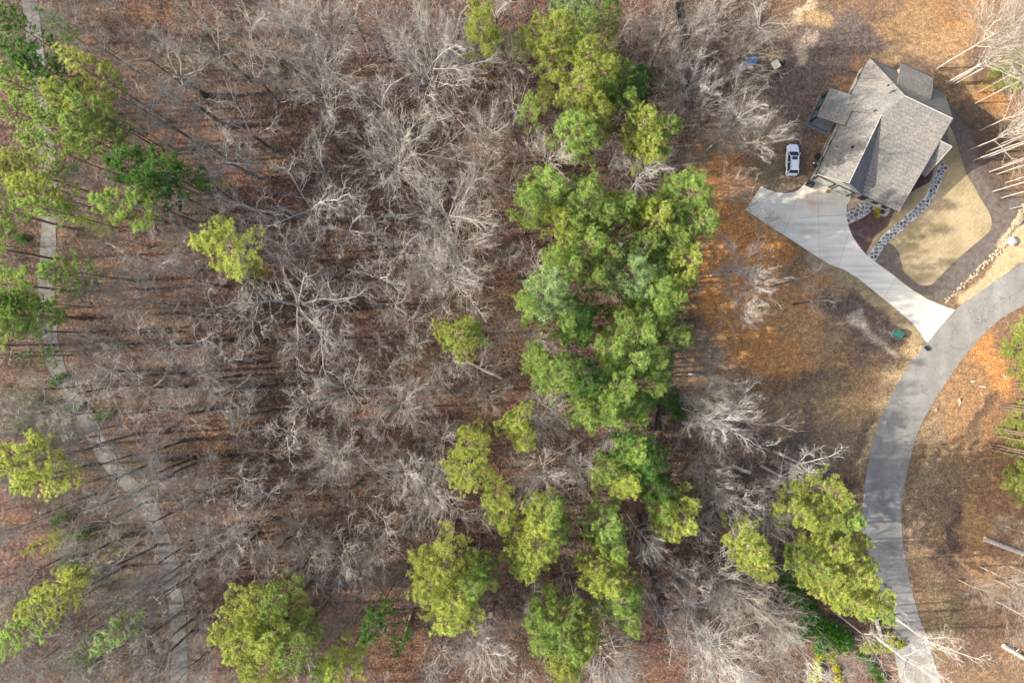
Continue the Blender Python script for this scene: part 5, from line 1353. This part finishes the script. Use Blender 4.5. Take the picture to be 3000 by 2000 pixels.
# undergrowth of thin stems and fallen twigs on the wood's floor
def undergrowth():
    rs = np.random.RandomState(9)
    n = 24000
    px = rs.uniform(-20, 2350, n); py = rs.uniform(-20, 2020, n)
    x = (px - 1500) * S; y = (1000 - py) * S
    Lr = line_d(x, y, to_w(TRAIL)); sd = poly_sd(x, y, to_w(CLEARING))
    rd = poly_sd(x, y, to_w(DRIVE))
    dens = fbm(x, y, 9, 5)
    keep = (Lr > 1.6) & (sd > -1.0) & (rd > 1) & (rs.rand(n) < (dens * 1.7 - .25))
    x = x[keep]; y = y[keep]; n = len(x)
    ns = 10
    bx = np.repeat(x, ns) + rs.normal(0, .35, n * ns); by = np.repeat(y, ns) + rs.normal(0, .35, n * ns)
    hz = np.repeat(rs.uniform(.5, 2.6, n), ns) * rs.uniform(.5, 1.1, n * ns)
    d = rs.normal(0, .55, (n * ns, 2))
    # a part lies flat as fallen twigs
    flat = rs.rand(n * ns) < .3
    top = np.stack([bx + d[:, 0] * hz * np.where(flat, 1.6, .7), by + d[:, 1] * hz * np.where(flat, 1.6, .7), np.where(flat, .15, hz)], 1)
    base = np.stack([bx, by, np.full(n * ns, -.05)], 1)
    base[flat, 2] = .1
    r = rs.uniform(.012, .026, (n * ns, 1))
    V = []
    for k in range(3):
        a = 2.094 * k; V.append(base + np.concatenate([r * math.cos(a), r * math.sin(a), r * 0 + (r * math.sin(a + .7))], 1))
    V.append(top)
    V = np.stack(V, 1).reshape(-1, 3)
    i = np.arange(n * ns)[:, None] * 4
    F = np.concatenate([i + np.array([[0, 1, 3]]), i + np.array([[1, 2, 3]]), i + np.array([[2, 0, 3]])], 0)
    me = tri_mesh("undergrowth", V, F)
    o = link("undergrowth", me, [M['twig']])
    tag(o, "thin leafless brush and fallen twigs covering the wood's floor", "brush", kind='stuff')
undergrowth()

def sapling_stuff():
    """young leafless trees too many to count, one object"""
    rs = np.random.RandomState(31); rnd = random.Random(31)
    protos = []
    for k in range(5):
        mb = MB(); hgt = 6.0
        tp = [Vector((rnd.uniform(-.1, .1), rnd.uniform(-.1, .1), hgt * t / 4)) for t in range(5)]
        mb.tube(tp, [.05, .04, .03, .02, 0], 3, cap=False)
        for j in range(26):
            t = rnd.uniform(.25, 1); z = hgt * t * .97; a = rnd.uniform(0, 6.28); e = rnd.uniform(.5, 1.1)
            L = rnd.uniform(1.0, 2.2) * (1.25 - .7 * t)
            p = Vector((0, 0, z)); d = Vector((math.cos(a) * math.cos(e), math.sin(a) * math.cos(e), math.sin(e)))
            q = p + d * L; mb.tube([p, q], [.022, 0], 3, cap=False)
            for m in range(5):
                c = p.lerp(q, rnd.uniform(.2, .95)); dd = (d + Vector((rnd.gauss(0, .5), rnd.gauss(0, .5), rnd.gauss(0, .3)))).normalized()
                mb.tube([c, c + dd * rnd.uniform(.35, .8)], [.017, 0], 3, cap=False)
        F = []
        for f in mb.f:
            F += [f] if len(f) == 3 else [(f[0], f[1], f[2]), (f[0], f[2], f[3])]
        protos.append((np.array(mb.v), np.array(F)))
    n = 2600
    px = rs.uniform(-20, 2250, n); py = rs.uniform(-20, 2020, n)
    x = (px - 1500) * S; y = (1000 - py) * S
    keep = (line_d(x, y, to_w(TRAIL)) > 2.4) & (poly_sd(x, y, to_w(CLEARING)) > 0.0) & (poly_sd(x, y, to_w(DRIVE)) > 2) & (rs.rand(n) < fbm(x, y, 12, 8) * 1.2 - .45 + np.clip((1000 - px) / 1000, 0, 1) * .40)
    x = x[keep]; y = y[keep]; VV = []; FF = []; off = 0
    for i in range(len(x)):
        v, f = protos[i % 5]; a = rs.uniform(0, 6.28); sc = rs.uniform(.55, 1.5); w = rs.uniform(.8, 1.3)
        c, s_ = math.cos(a), math.sin(a)
        VV.append(np.stack([(v[:, 0] * c - v[:, 1] * s_) * sc * w + x[i], (v[:, 0] * s_ + v[:, 1] * c) * sc * w + y[i], v[:, 2] * sc], 1)); FF.append(f + off); off += len(v)
    me = tri_mesh("saplings", np.concatenate(VV), np.concatenate(FF))
    tag(link("saplings", me, [M['bark_grey']]), "countless thin leafless saplings filling the wood between the larger trees", "saplings", kind='stuff')
sapling_stuff()

# ------------------------------------------------------------------ labels that single out each tree
LAND = [((430, 505), "the paired round deep-green pines"), ((655, 720), "the lone yellow-green pine at left"), ((2316, 470), "the white SUV"), ((2268, 195), "the patio table"),
        ((2600, 400), "the house"), ((2626, 978), "the green utility box"), ((1310, 1720), "the biggest bottom-centre pine clump"), ((770, 1850), "the big bottom-left pine clump"),
        ((2172, 1372), "the thick pale log"), ((1345, 980), "the lone middle pine"), ((440, 1490), "the trail's lower bend"), ((140, 740), "the trail's sunlit stretch"),
        ((0, 0), "the photo's top left corner"), ((0, 2000), "the photo's bottom left corner"), ((3000, 2000), "the photo's bottom right corner"), ((3000, 0), "the photo's top right corner"),
        ((1500, 0), "the top edge's midpoint"), ((1500, 1000), "the photo's exact centre"), ((2184, 615), "the driveway's left tip"), ((2410, 1860), "the largest ivy patch"), ((190, 1110), "the trail's middle bend"),
        ((1307, 1290), "the thin brown pole"), ((2175, 200), "the rubble heap"), ((1950, 1130), "the middle silt fence"), ((2962, 707), "the round grey boulder"), ((1900, 1700), "the bottom silt fence"), ((1000, 0), "the top edge's left third"),
        ((0, 1000), "the left edge's midpoint"), ((3000, 1250), "the right edge's lower half"), ((1500, 2000), "the bottom edge's midpoint")]
ORD = ["nearest", "second nearest", "third nearest", "fourth nearest", "fifth nearest", "sixth nearest", "seventh nearest", "eighth nearest", "ninth nearest", "tenth nearest", "eleventh nearest", "twelfth nearest", "thirteenth nearest", "fourteenth nearest", "fifteenth nearest", "sixteenth nearest"]
def crown_px(t):
    r = t[0]; hh = (24.0 if t[1] == 'pine' else 20.0) * r.scale[2] * (.8 if t[1] == 'pine' else .72)
    return pix((r.location.x, r.location.y, hh))
buckets = {}
for t in TREES:
    x, y = crown_px(t)
    x = min(max(x, 0), 3000); y = min(max(y, 0), 2000)
    best = min(LAND, key=lambda l: (l[0][0] - x) ** 2 + (l[0][1] - y) ** 2)
    dx, dy = x - best[0][0], y - best[0][1]
    side = ("right of" if dx > 0 else "left of") if abs(dx) > abs(dy) else ("below" if dy > 0 else "above")
    buckets.setdefault((best[1], side, t[1]), []).append((dx * dx + dy * dy, t))
for (lm, side, kd), lst in buckets.items():
    lst.sort(key=lambda q: q[0])
    for i, (_, t) in enumerate(lst):
        noun = "pine" if kd == 'pine' else "bare tree"
        t[0]['label'] = f"{t[3]} {t[2]} {noun}, {ORD[min(i, 15)]} {side} {lm}".replace("-stemmed yellow-green", "-stemmed")
